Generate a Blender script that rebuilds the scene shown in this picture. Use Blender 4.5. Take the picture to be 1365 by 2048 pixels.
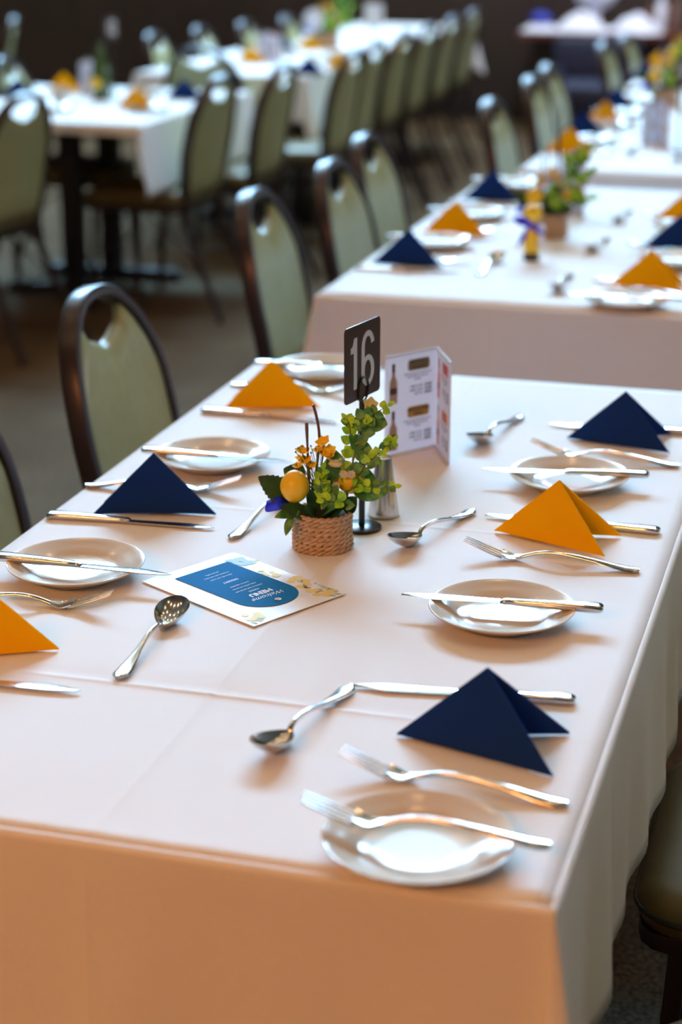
import bpy, math, random
from mathutils import Vector, Matrix
random.seed(7)
S = bpy.context.scene
for o in list(bpy.data.objects): bpy.data.objects.remove(o)
COL = S.collection
R = math.radians

# ------------------------------------------------------------------ camera
F = 3670.0; PIT = math.atan(1244 / F); YAW = R(16.1); H = 1.55
cd = bpy.data.cameras.new('camera'); cam = bpy.data.objects.new('camera', cd); COL.objects.link(cam)
cd.sensor_fit = 'VERTICAL'; cd.sensor_height = 36.0; cd.lens = F * 36 / 2048
cam.location = (0, 0, H); cam.rotation_euler = (R(90) - PIT, 0, YAW)
cd.dof.use_dof = True; cd.dof.focus_distance = 2.2; cd.dof.aperture_fstop = 2.9
cd.clip_end = 60
S.camera = cam
# ------------------------------------------------------------------ view
S.view_settings.view_transform = 'Standard'; S.view_settings.look = 'None'
S.view_settings.gamma = 1; S.view_settings.exposure = 0.12; S.view_settings.use_curve_mapping = False
# ------------------------------------------------------------------ light constants
WINDOW_COL = (0.40, 0.74, 1.06); WINDOW_L = 104
WARM_COL = (1.0, 0.37, 0.085); WARM_L = 24
SIDE_COL = (0.80, 0.86, 1.0); SIDE_L = 4.5
SPOT_COL = (1.0, 0.62, 0.32); SPOT_L = 160
w = bpy.data.worlds.new('world'); S.world = w; w.use_nodes = True
w.node_tree.nodes['Background'].inputs[0].default_value = (0.55, 0.6, 0.7, 1)
w.node_tree.nodes['Background'].inputs[1].default_value = 0.05

# ------------------------------------------------------------------ pixel -> point on a known plane
_fh = Vector((-math.sin(YAW), math.cos(YAW), 0)); _r = Vector((math.cos(YAW), math.sin(YAW), 0)); _z = Vector((0, 0, 1))
_f = _fh * math.cos(PIT) - _z * math.sin(PIT); _u = _fh * math.sin(PIT) + _z * math.cos(PIT)
def at(px, py, z=0.75):
    d = _f + _r * ((px - 682.5) / F) - _u * ((py - 1024) / F)
    t = (z - H) / d.z
    return Vector((d.x * t, d.y * t, z))

# ------------------------------------------------------------------ materials
def mat(name, col, rough=0.6, metal=0.0, spec=0.5, noise=None, bump=None, emit=None, coat=0, sheen=0, trans=0, bscale=None):
    m = bpy.data.materials.new(name); m.use_nodes = True
    nt = m.node_tree; b = nt.nodes['Principled BSDF']
    b.inputs['Base Color'].default_value = (*col, 1); b.inputs['Roughness'].default_value = rough
    b.inputs['Metallic'].default_value = metal; b.inputs['Specular IOR Level'].default_value = spec
    b.inputs['Coat Weight'].default_value = coat; b.inputs['Sheen Weight'].default_value = sheen
    b.inputs['Transmission Weight'].default_value = trans
    tc = nt.nodes.new('ShaderNodeTexCoord')
    if noise:   # (scale, second colour, contrast lo, hi)
        sc, c2, lo, hi = noise
        n = nt.nodes.new('ShaderNodeTexNoise'); n.inputs['Scale'].default_value = sc; n.inputs['Detail'].default_value = 6
        r = nt.nodes.new('ShaderNodeValToRGB'); r.color_ramp.elements[0].position = lo; r.color_ramp.elements[1].position = hi
        r.color_ramp.elements[0].color = (*col, 1); r.color_ramp.elements[1].color = (*c2, 1)
        nt.links.new(tc.outputs['Object'], n.inputs['Vector']); nt.links.new(n.outputs['Fac'], r.inputs['Fac'])
        nt.links.new(r.outputs['Color'], b.inputs['Base Color'])
    if bump:    # (scale, strength, distance)
        n = nt.nodes.new('ShaderNodeTexNoise'); n.inputs['Scale'].default_value = bump[0]; n.inputs['Detail'].default_value = 4
        bp = nt.nodes.new('ShaderNodeBump'); bp.inputs['Strength'].default_value = bump[1]; bp.inputs['Distance'].default_value = bump[2]
        nt.links.new(tc.outputs['Object'], n.inputs['Vector']); nt.links.new(n.outputs['Fac'], bp.inputs['Height'])
        nt.links.new(bp.outputs['Normal'], b.inputs['Normal'])
    if emit:
        b.inputs['Emission Color'].default_value = (*emit[0], 1); b.inputs['Emission Strength'].default_value = emit[1]
    return m

def carpet_mat():
    m = mat('speckled_carpet', (0.06, 0.045, 0.026), 0.9, spec=0.12, sheen=0.03, bump=(420, 0.8, 0.004)); nt = m.node_tree; b = nt.nodes['Principled BSDF']; tc = nt.nodes.new('ShaderNodeTexCoord')
    n1 = nt.nodes.new('ShaderNodeTexNoise'); n1.inputs['Scale'].default_value = 2.5; n1.inputs['Detail'].default_value = 3
    n2 = nt.nodes.new('ShaderNodeTexNoise'); n2.inputs['Scale'].default_value = 120; n2.inputs['Detail'].default_value = 3
    r1 = nt.nodes.new('ShaderNodeValToRGB'); r1.color_ramp.elements[0].position = .35; r1.color_ramp.elements[1].position = .65
    r1.color_ramp.elements[0].color = (.082, .050, .024, 1); r1.color_ramp.elements[1].color = (.118, .080, .042, 1)
    r2 = nt.nodes.new('ShaderNodeValToRGB'); r2.color_ramp.elements[0].position = .40; r2.color_ramp.elements[1].position = .62
    r2.color_ramp.elements[0].color = (.35, .35, .35, 1); r2.color_ramp.elements[1].color = (1.7, 1.7, 1.7, 1)
    mx = nt.nodes.new('ShaderNodeMix'); mx.data_type = 'RGBA'; mx.blend_type = 'MULTIPLY'; mx.inputs[0].default_value = 1
    for n, r in ((n1, r1), (n2, r2)): nt.links.new(tc.outputs['Object'], n.inputs['Vector']); nt.links.new(n.outputs['Fac'], r.inputs['Fac'])
    nt.links.new(r1.outputs[0], mx.inputs[6]); nt.links.new(r2.outputs[0], mx.inputs[7]); nt.links.new(mx.outputs[2], b.inputs['Base Color'])
    return m
def cloth_mat():
    m = mat('white_tablecloth', (0.80, 0.79, 0.80), 0.75, spec=0.25, sheen=0.15)
    nt = m.node_tree; b = nt.nodes['Principled BSDF']; tc = nt.nodes.new('ShaderNodeTexCoord')
    ws = []
    for d in ('X', 'Y', 'Z'):
        wv = nt.nodes.new('ShaderNodeTexWave'); wv.bands_direction = d; wv.inputs['Scale'].default_value = 260
        wv.inputs['Distortion'].default_value = 0.6
        nt.links.new(tc.outputs['Object'], wv.inputs['Vector']); ws.append(wv)
    a = nt.nodes.new('ShaderNodeMath'); a.operation = 'ADD'; a2 = nt.nodes.new('ShaderNodeMath'); a2.operation = 'ADD'
    nt.links.new(ws[0].outputs['Fac'], a.inputs[0]); nt.links.new(ws[1].outputs['Fac'], a.inputs[1])
    nt.links.new(a.outputs[0], a2.inputs[0]); nt.links.new(ws[2].outputs['Fac'], a2.inputs[1])
    bp = nt.nodes.new('ShaderNodeBump'); bp.inputs['Strength'].default_value = 0.12; bp.inputs['Distance'].default_value = 0.0004
    n = nt.nodes.new('ShaderNodeTexNoise'); n.inputs['Scale'].default_value = 9; n.inputs['Detail'].default_value = 3
    bp2 = nt.nodes.new('ShaderNodeBump'); bp2.inputs['Strength'].default_value = 0.35; bp2.inputs['Distance'].default_value = 0.006
    nt.links.new(tc.outputs['Object'], n.inputs['Vector']); nt.links.new(n.outputs['Fac'], bp2.inputs['Height'])
    nt.links.new(a2.outputs[0], bp.inputs['Height']); nt.links.new(bp2.outputs['Normal'], bp.inputs['Normal'])
    nt.links.new(bp.outputs['Normal'], b.inputs['Normal'])
    return m
def paper_mat():
    m = mat('white_card', (0.82, 0.80, 0.83), 0.35, spec=0.4); nt = m.node_tree; b = nt.nodes['Principled BSDF']
    tr = nt.nodes.new('ShaderNodeBsdfTranslucent'); tr.inputs[0].default_value = (0.85, 0.83, 0.88, 1); mx = nt.nodes.new('ShaderNodeMixShader'); mx.inputs[0].default_value = 0.45
    nt.links.new(b.outputs[0], mx.inputs[1]); nt.links.new(tr.outputs[0], mx.inputs[2]); nt.links.new(mx.outputs[0], nt.nodes['Material Output'].inputs['Surface']); return m
M = dict(
    cloth=cloth_mat(),
    china=mat('glazed_cream_china', (0.60, 0.52, 0.42), 0.15, spec=0.28),
    steel=mat('polished_steel', (0.60, 0.60, 0.59), 0.15, 1.0),
    steel2=mat('brushed_steel', (0.62, 0.58, 0.54), 0.24, 1.0),
    steel_top=mat('pale_steel_cap', (0.75, 0.78, 0.78), 0.45, 0.6),
    yellow=mat('yellow_paper_napkin', (0.95, 0.46, 0.003), 0.9, spec=0.05, bump=(900, 0.35, 0.0006)),
    blue=mat('navy_paper_napkin', (0.009, 0.036, 0.17), 0.9, spec=0.06, bump=(900, 0.35, 0.0006)),
    frame=mat('dark_bronze_metal', (0.048, 0.038, 0.042), 0.32, 0.6),
    fabric=mat('sage_green_vinyl', (0.37, 0.375, 0.185), 0.30, spec=0.6, noise=(40, (0.33, 0.335, 0.16), 0.35, 0.7), bump=(350, 0.12, 0.0006)),
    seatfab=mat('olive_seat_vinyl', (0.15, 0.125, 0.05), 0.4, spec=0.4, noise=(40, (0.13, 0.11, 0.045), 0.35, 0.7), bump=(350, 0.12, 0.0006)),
    piping=mat('dark_piping', (0.02, 0.025, 0.02), 0.5),
    black=mat('black_satin_metal', (0.012, 0.012, 0.013), 0.32, 0.2),
    tblack=mat('black_table_metal', (0.010, 0.010, 0.011), 0.5),
    wood=mat('dark_table_board', (0.08, 0.05, 0.03), 0.5),
    card=mat('gloss_dark_card', (0.05, 0.022, 0.015), 0.28, spec=0.6),
    white=mat('white_print', (0.70, 0.70, 0.74), 0.5),
    paper=paper_mat(),
    acrylic=mat('frosted_acrylic_edge', (0.85, 0.87, 0.9), 0.15, trans=0.4),
    ink=mat('grey_ink', (0.07, 0.045, 0.05), 0.6),
    olive=mat('olive_print', (0.20, 0.19, 0.10), 0.5),
    gold=mat('ochre_print', (0.42, 0.27, 0.05), 0.5),
    redp=mat('red_print', (0.72, 0.13, 0.12), 0.5),
    orangep=mat('orange_print', (0.72, 0.26, 0.09), 0.5),
    bottlep=mat('bottle_print', (0.36, 0.28, 0.20), 0.5),
    bottledark=mat('dark_bottle_print', (0.06, 0.035, 0.045), 0.5),
    cardpap=mat('watercolour_paper', (0.80, 0.80, 0.82), 0.5, noise=(22, (0.60, 0.70, 0.84), 0.52, 0.80)),
    cardedge=mat('brown_paper_edge', (0.35, 0.22, 0.15), 0.6),
    cyan=mat('blue_arch_print', (0.004, 0.16, 0.42), 0.8, spec=0.08),
    wblue=mat('pale_blue_wash', (0.30, 0.47, 0.78), 0.6), wyel=mat('yellow_wash', (0.82, 0.66, 0.16), 0.6), wgrn=mat('green_wash', (0.30, 0.38, 0.18), 0.6),
    rope=mat('seagrass_rope', (0.62, 0.43, 0.27), 0.7, noise=(160, (0.38, 0.22, 0.12), 0.45, 0.75), bump=(500, 0.4, 0.0006)),
    lemon=mat('lemon_skin', (0.95, 0.62, 0.015), 0.38, noise=(30, (0.92, 0.54, 0.012), 0.4, 0.7), bump=(700, 0.15, 0.0004)),
    leafd=mat('dark_leaf', (0.018, 0.07, 0.022), 0.42, noise=(60, (0.045, 0.12, 0.03), 0.4, 0.65)),
    leafm=mat('mid_leaf', (0.05, 0.21, 0.04), 0.45, noise=(90, (0.18, 0.38, 0.10), 0.45, 0.62)),
    leafl=mat('lime_leaf', (0.22, 0.55, 0.015), 0.45, noise=(80, (0.55, 0.80, 0.03), 0.4, 0.65)),
    stem=mat('green_stem', (0.10, 0.14, 0.03), 0.6), twig=mat('brown_twig', (0.13, 0.05, 0.025), 0.55),
    petal=mat('yellow_petal', (0.95, 0.62, 0.02), 0.6), petalw=mat('cream_petal', (0.80, 0.72, 0.42), 0.6), petalg=mat('white_grey_petal', (0.62, 0.58, 0.50), 0.6),
    ribbon=mat('royal_blue_ribbon', (0.008, 0.02, 0.85), 0.5), moss=mat('dark_moss', (0.02, 0.022, 0.012), 0.9),
    greenglass=mat('green_bottle', (0.05, 0.10, 0.03), 0.15, spec=0.7),
    floor=carpet_mat(),
    wall=mat('dark_brown_wall', (0.030, 0.018, 0.014), 0.7, noise=(1.4, (0.045, 0.03, 0.024), 0.4, 0.7)),
    wallside=mat('taupe_wall', (0.16, 0.12, 0.09), 0.8), ceil=mat('tan_ceiling', (0.42, 0.31, 0.20), 0.9),
    trim=mat('dark_trim', (0.02, 0.015, 0.012), 0.5),
    counter=mat('mahogany_top', (0.12, 0.035, 0.02), 0.35), counterb=mat('dark_counter_front', (0.012, 0.009, 0.009), 0.6),
    winframe=mat('grey_window_frame', (0.3, 0.3, 0.3), 0.5),
    window=mat('daylight_glass', (0.8, 0.9, 1.0), 0.3, emit=(WINDOW_COL, WINDOW_L)),
    sidewindow=mat('side_daylight_glass', (0.8, 0.9, 1.0), 0.3, emit=(SIDE_COL, SIDE_L)),
    warmfill=mat('warm_fill_diffuser', (0.9, 0.8, 0.6), 0.4, emit=(WARM_COL, WARM_L)),
    coolfill=mat('cool_fill_lens', (0.9, 0.9, 1.0), 0.4, emit=((0.72, 0.80, 1.0), 260)),
    spotlamp=mat('downlight_lens', (0.9, 0.8, 0.6), 0.4, emit=(SPOT_COL, SPOT_L)),
    linen=mat('pale_linen', (0.80, 0.84, 0.97), 0.6), bluestuff=mat('blue_cover', (0.03, 0.05, 0.42), 0.6),
    brownglass=mat('brown_glass', (0.16, 0.09, 0.07), 0.2, spec=0.7), photo=mat('dusky_print', (0.30, 0.16, 0.14), 0.5),
    navy=mat('dark_navy_fabric', (0.01, 0.012, 0.04), 0.7),
)

# ------------------------------------------------------------------ mesh builder
class MB:
    def __init__(s): s.v = []; s.f = []; s.mi = []; s.m = 0
    def add(s, vs, fs):
        b = len(s.v); s.v += [Vector(p) for p in vs]; s.f += [tuple(i + b for i in q) for q in fs]; s.mi += [s.m] * len(fs); return s
    def box(s, c, d, rz=0):
        x, y, z = [k / 2 for k in d]; m = Matrix.Rotation(rz, 3, 'Z'); c = Vector(c)
        vs = [c + m @ Vector((i * x, j * y, k * z)) for k in (-1, 1) for j in (-1, 1) for i in (-1, 1)]
        return s.add(vs, [(0, 2, 3, 1), (4, 5, 7, 6), (0, 1, 5, 4), (2, 6, 7, 3), (0, 4, 6, 2), (1, 3, 7, 5)])
    def grid(s, rows, close_u=False, close_v=False, flip=False):
        n = len(rows); k = len(rows[0]); vs = [p for r_ in rows for p in r_]; fs = []
        for i in range(n if close_u else n - 1):
            for j in range(k if close_v else k - 1):
                a = i * k + j; b_ = i * k + (j + 1) % k; c = ((i + 1) % n) * k + (j + 1) % k; d = ((i + 1) % n) * k + j
                fs.append((a, d, c, b_) if flip else (a, b_, c, d))
        return s.add(vs, fs)
    def loft(s, loops, cap0=True, cap1=True):
        b = len(s.v); s.grid(loops, close_v=True); k = len(loops[0]); n = len(loops)
        if cap0: s.f.append(tuple(b + i for i in reversed(range(k)))); s.mi.append(s.m)
        if cap1: s.f.append(tuple(b + (n - 1) * k + i for i in range(k))); s.mi.append(s.m)
        return s
    def lathe(s, prof, seg=48, c=(0, 0, 0), cap0=False, cap1=False):
        c = Vector(c)
        return s.loft([[c + Vector((r_ * math.cos(2 * math.pi * i / seg), r_ * math.sin(2 * math.pi * i / seg), z)) for i in range(seg)] for r_, z in prof], cap0, cap1)
    def sweep(s, path, sec, up=Vector((0, 0, 1)), close=False, caps=True, scale=None, upf=None):
        # sec: list of (a,b): a along side vector, b along 'up' ; both perpendicular to the path
        path = [Vector(p) for p in path]; n = len(path); rows = []
        for i, p in enumerate(path):
            if close: t = path[(i + 1) % n] - path[i - 1]
            else: t = path[min(i + 1, n - 1)] - path[max(i - 1, 0)]
            t.normalize(); u_ = Vector(upf(i)) if upf else Vector(up)
            sd = t.cross(u_)
            if sd.length < 1e-5: sd = t.cross(Vector((1, 0, 0.01)))
            sd.normalize(); v = sd.cross(t).normalized(); k = scale[i] if scale else 1
            ka, kb = k if isinstance(k, (tuple, list)) else (k, k)
            rows.append([p + sd * (a * ka) + v * (b_ * kb) for a, b_ in sec])
        b0 = len(s.v); s.grid(rows, close_u=close, close_v=True)
        if caps and not close:
            m_ = len(sec); s.f.append(tuple(b0 + i for i in reversed(range(m_)))); s.f.append(tuple(b0 + (n - 1) * m_ + i for i in range(m_))); s.mi += [s.m] * 2
        return s
    def tube(s, path, r_, seg=8, scale=None, close=False, up=Vector((0, 0, 1))):
        return s.sweep(path, circ(r_, seg), up, close, True, scale)
    def ball(s, c, r_, seg=20, rings=12, sq=(1, 1, 1), fn=None):
        c = Vector(c); rows = []
        for i in range(rings + 1):
            th = math.pi * i / rings; th = min(max(th, 0.02), math.pi - 0.02)
            row = []
            for j in range(seg):
                ph = 2 * math.pi * j / seg
                d = Vector((math.sin(th) * math.cos(ph) * sq[0], math.sin(th) * math.sin(ph) * sq[1], math.cos(th) * sq[2]))
                if fn: d = fn(d)
                row.append(c + d * r_)
            rows.append(row)
        return s.loft(rows[::-1])
    def prism(s, poly, O, X, Y, t):
        O, X, Y = Vector(O), Vector(X), Vector(Y); N = X.cross(Y).normalized(); n = len(poly)
        a = [O + X * p[0] + Y * p[1] for p in poly]; b_ = [p + N * t for p in a]
        return s.add(a + b_, [tuple(reversed(range(n))), tuple(range(n, 2 * n))] + [(i, (i + 1) % n, n + (i + 1) % n, n + i) for i in range(n)])
    def text(s, string, size, O, X, Y, t=0.0, bold=0.0, sx=1.0, shear=0, align='CENTER'):
        cu = bpy.data.curves.new('t', 'FONT'); cu.body = string; cu.size = size; cu.align_x = align; cu.align_y = 'CENTER'
        cu.offset = bold; cu.shear = shear; cu.resolution_u = 3
        ob = bpy.data.objects.new('t', cu); COL.objects.link(ob); dg = bpy.context.evaluated_depsgraph_get()
        me = bpy.data.meshes.new_from_object(ob.evaluated_get(dg)); O, X, Y = Vector(O), Vector(X), Vector(Y)
        N = X.cross(Y).normalized()
        s.add([O + X * v.co.x * sx + Y * v.co.y + N * t for v in me.vertices], [tuple(p.vertices) for p in me.polygons])
        bpy.data.objects.remove(ob); bpy.data.curves.remove(cu); bpy.data.meshes.remove(me); return s
    def build(s, name, mats, parent=None, smooth=40, label=None):
        me = bpy.data.meshes.new(name); me.from_pydata([tuple(p) for p in s.v], [], s.f)
        for m_ in (mats if isinstance(mats, (list, tuple)) else [mats]): me.materials.append(M[m_])
        for p, k in zip(me.polygons, s.mi): p.material_index = k
        me.validate(); me.update()
        if smooth:
            me.polygons.foreach_set('use_smooth', [True] * len(me.polygons)); me.set_sharp_from_angle(angle=R(smooth))
        o = bpy.data.objects.new(name, me); COL.objects.link(o)
        if parent: o.parent = parent
        if label: o['label'] = label
        return o
def circ(r_, n=8): return [(r_ * math.cos(2 * math.pi * i / n), r_ * math.sin(2 * math.pi * i / n)) for i in range(n)]
def lens(a, t):
    return [(a * math.cos(math.pi * i / 8), t * math.sin(math.pi * i / 8)) for i in range(9)] + [(-a * 0.8, -t * 0.45), (-a * 0.3, -t * 0.7), (a * 0.3, -t * 0.7), (a * 0.8, -t * 0.45)]
def rrect(a, b_, r_, k=3):
    out = []
    for cx, cy, a0 in ((a - r_, b_ - r_, 0), (-a + r_, b_ - r_, 90), (-a + r_, -b_ + r_, 180), (a - r_, -b_ + r_, 270)):
        for i in range(k + 1):
            t = R(a0 + 90 * i / k); out.append((cx + r_ * math.cos(t), cy + r_ * math.sin(t)))
    return out
def interp(pts, x):
    if x <= pts[0][0]: return pts[0][1]
    for (a, b_), (c, d) in zip(pts, pts[1:]):
        if x <= c:
            t = (x - a) / (c - a) if c > a else 0; return b_ + (d - b_) * t
    return pts[-1][1]
def smoothp(pts, n):   # catmull-rom through points
    P_ = [Vector(p) for p in pts]; P_ = [P_[0] * 2 - P_[1]] + P_ + [P_[-1] * 2 - P_[-2]]; out = []
    for i in range(1, len(P_) - 2):
        for k in range(n):
            t = k / n; a, b_, c, d = P_[i - 1], P_[i], P_[i + 1], P_[i + 2]
            out.append(0.5 * ((2 * b_) + (c - a) * t + (2 * a - 5 * b_ + 4 * c - d) * t * t + (3 * b_ - a - 3 * c + d) * t ** 3))
    out.append(P_[-2]); return out
def thing(name, label, cat, loc=(0, 0, 0), rz=0, group=None):
    o = bpy.data.objects.new(name, None); COL.objects.link(o); o.empty_display_size = 0.05
    o.location = loc; o.rotation_euler = (0, 0, rz); return tag(o, label, cat, group)
def tag(o, label, cat, group=None, kind=None):
    if label: o['label'] = label
    if cat: o['category'] = cat
    if group: o['group'] = group
    if kind: o['kind'] = kind
    return o
def struct(name, mb, m, smooth=0, parent=None):
    o = mb.build(name, m, parent, smooth)
    if not parent: o['kind'] = 'structure'
    return o
def dup(root, loc, rz, label, group, tilt=None):
    r_ = root.copy(); COL.objects.link(r_); r_.location = loc; r_.rotation_euler = tilt if tilt else (0, 0, rz)
    r_['label'] = label; r_['group'] = group
    def rec(a, b_):
        for ch in a.children:
            if ch == b_: continue
            c = ch.copy(); COL.objects.link(c); c.parent = b_; rec(ch, c)
    rec(root, r_)
    return r_
class Proto:
    """first placement moves the original, later ones copy it"""
    def __init__(s, root): s.root = root; s.used = False
    def put(s, loc, rz, label, group, tilt=None):
        if not s.used:
            s.used = True; o = s.root; o.location = loc; o.rotation_euler = tilt if tilt else (0, 0, rz); o['label'] = label; o['group'] = group; return o
        return dup(s.root, loc, rz, label, group, tilt)

# ------------------------------------------------------------------ the hall
X0, X1, Y0, Y1, ZC = -9.0, 6.0, -5.0, 13.1, 7.2
struct('floor', MB().box(((X0 + X1) / 2, (Y0 + Y1) / 2, -0.05), (X1 - X0 + 0.4, Y1 - Y0 + 0.4, 0.1)), 'floor')
struct('ceiling', MB().box(((X0 + X1) / 2, (Y0 + Y1) / 2, ZC + 0.05), (X1 - X0 + 0.4, Y1 - Y0 + 0.4, 0.1)), 'ceil')
wins = [(-8.4, -6.6), (-6.2, -4.4), (-4.0, -2.2), (-1.8, 0.0)]; WZ0, WZ1 = 5.2, 6.8
wb = MB(); xs = [X0] + [k for p in wins for k in p] + [X1]
wb.box(((X0 + X1) / 2, Y1 + 0.1, WZ0 / 2), (X1 - X0, 0.2, WZ0)); wb.box(((X0 + X1) / 2, Y1 + 0.1, (WZ1 + ZC) / 2), (X1 - X0, 0.2, ZC - WZ1))
for i in range(0, len(xs), 2): wb.box(((xs[i] + xs[i + 1]) / 2, Y1 + 0.1, (WZ0 + WZ1) / 2), (xs[i + 1] - xs[i], 0.2, WZ1 - WZ0))
x = X0 + 0.45
while x < X1:      # panel battens
    wb.box((x, Y1 - 0.006, WZ0 / 2), (0.03, 0.012, WZ0)); x += 0.9
struct('wall_back', wb, 'wall')
struct('wall_left', MB().box((X0 - 0.1, (Y0 + Y1) / 2, ZC / 2), (0.2, Y1 - Y0, ZC)), 'wallside')
RW = [(5.8, 7.8), (8.2, 10.2), (10.6, 12.6)]; RZ0, RZ1 = 1.7, 3.1
rb_ = MB(); ys_ = [Y0] + [k for p in RW for k in p] + [Y1]
rb_.box((X1 + 0.1, (Y0 + Y1) / 2, RZ0 / 2), (0.2, Y1 - Y0, RZ0)); rb_.box((X1 + 0.1, (Y0 + Y1) / 2, (RZ1 + ZC) / 2), (0.2, Y1 - Y0, ZC - RZ1))
for i in range(0, len(ys_), 2): rb_.box((X1 + 0.1, (ys_[i] + ys_[i + 1]) / 2, (RZ0 + RZ1) / 2), (0.2, ys_[i + 1] - ys_[i], RZ1 - RZ0))
struct('wall_right', rb_, 'wallside')
for i, (a, b_) in enumerate(RW):
    fr = MB(); cy_ = (a + b_) / 2; cz = (RZ0 + RZ1) / 2; ww = b_ - a; hh = RZ1 - RZ0
    for sx in (-1, 0, 1): fr.box((X1 + 0.06, cy_ + sx * (ww / 2 - 0.03), cz), (0.1, 0.06, hh))
    for sz in (-1, 1): fr.box((X1 + 0.06, cy_, cz + sz * (hh / 2 - 0.03)), (0.1, ww, 0.06))
    o = struct('window_%d' % (i + 5), fr, 'winframe')
    MB().box((X1 + 0.12, cy_, cz), (0.02, ww, hh)).build('pane', 'sidewindow', o, 0)
struct('wall_front', MB().box(((X0 + X1) / 2, Y0 - 0.1, ZC / 2), (X1 - X0, 0.2, ZC)), 'wallside')
struct('baseboard_back', MB().box(((X0 + X1) / 2, Y1 - 0.015, 0.06), (X1 - X0, 0.03, 0.12)), 'trim')
for i, (a, b_) in enumerate(wins):
    fr = MB(); cx = (a + b_) / 2; cz = (WZ0 + WZ1) / 2; ww = b_ - a; hh = WZ1 - WZ0
    for sx in (-1, 0, 1): fr.box((cx + sx * (ww / 2 - 0.03 if sx else 0), Y1 + 0.06, cz), (0.06, 0.1, hh))
    for sz in (-1, 0, 1): fr.box((cx, Y1 + 0.06, cz + sz * (hh / 2 - 0.03 if sz else 0)), (ww, 0.1, 0.06))
    o = struct('window_%d' % (i + 1), fr, 'winframe')
    MB().box((cx, Y1 + 0.12, cz), (ww, 0.02, hh)).build('pane', 'window', o, 0)
# unseen warm fill panel, added to light the cloth front from behind the photographer
def warm_fill_panel(x, y, z, sx, sy, label):
    t = thing('warm_fill_panel', label, 'lamp', (x, y, z), 0, 'added warm fill panels')
    f = MB()
    for s_ in (-1, 1): f.box((s_ * (sx / 2 + 0.03), 0, 0), (0.06, sy + 0.12, 0.08)); f.box((0, s_ * (sy / 2 + 0.03), 0), (sx, 0.06, 0.08))
    f.box((0, 0, 0.03), (sx, sy, 0.02)); f.build('housing', 'trim', t, 0)
    MB().box((0, 0, 0), (sx, sy, 0.02)).build('diffuser', 'warmfill', t, 0)
    for s_ in (-1, 1): MB().tube([(s_ * sx * 0.4, 0, 0.04), (s_ * sx * 0.4, 0, ZC - z)], 0.006).build('suspension_rod', 'trim', t)
    return t
pl = warm_fill_panel(-1.9, -3.0, 3.6, 2.2, 1.6, 'large warm fill panel added behind the photographer'); pl.rotation_euler = (0, 0, 0)
# small warm downlights
def downlight():
    t = thing('downlight', 'x', 'lamp')
    MB().lathe([(0.10, 0), (0.13, 0), (0.13, -0.05), (0.10, -0.05), (0.10, 0)], 24).build('trim_ring', 'trim', t)
    MB().lathe([(0.098, -0.02), (0.0005, -0.02)], 24).build('lens', 'spotlamp', t)
    return t
DL = Proto(downlight())
for iy, y in enumerate((1.0, 4.0, 7.0, 10.0, 12.0)):
    for ix, x in enumerate((-6.0, -3.6, -1.2, 1.2, 3.6)):
        DL.put((x + 0.3 * (iy % 2), y, ZC), 0, 'small round warm downlight in the hall ceiling above the tables', 'warm ceiling downlights')

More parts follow.
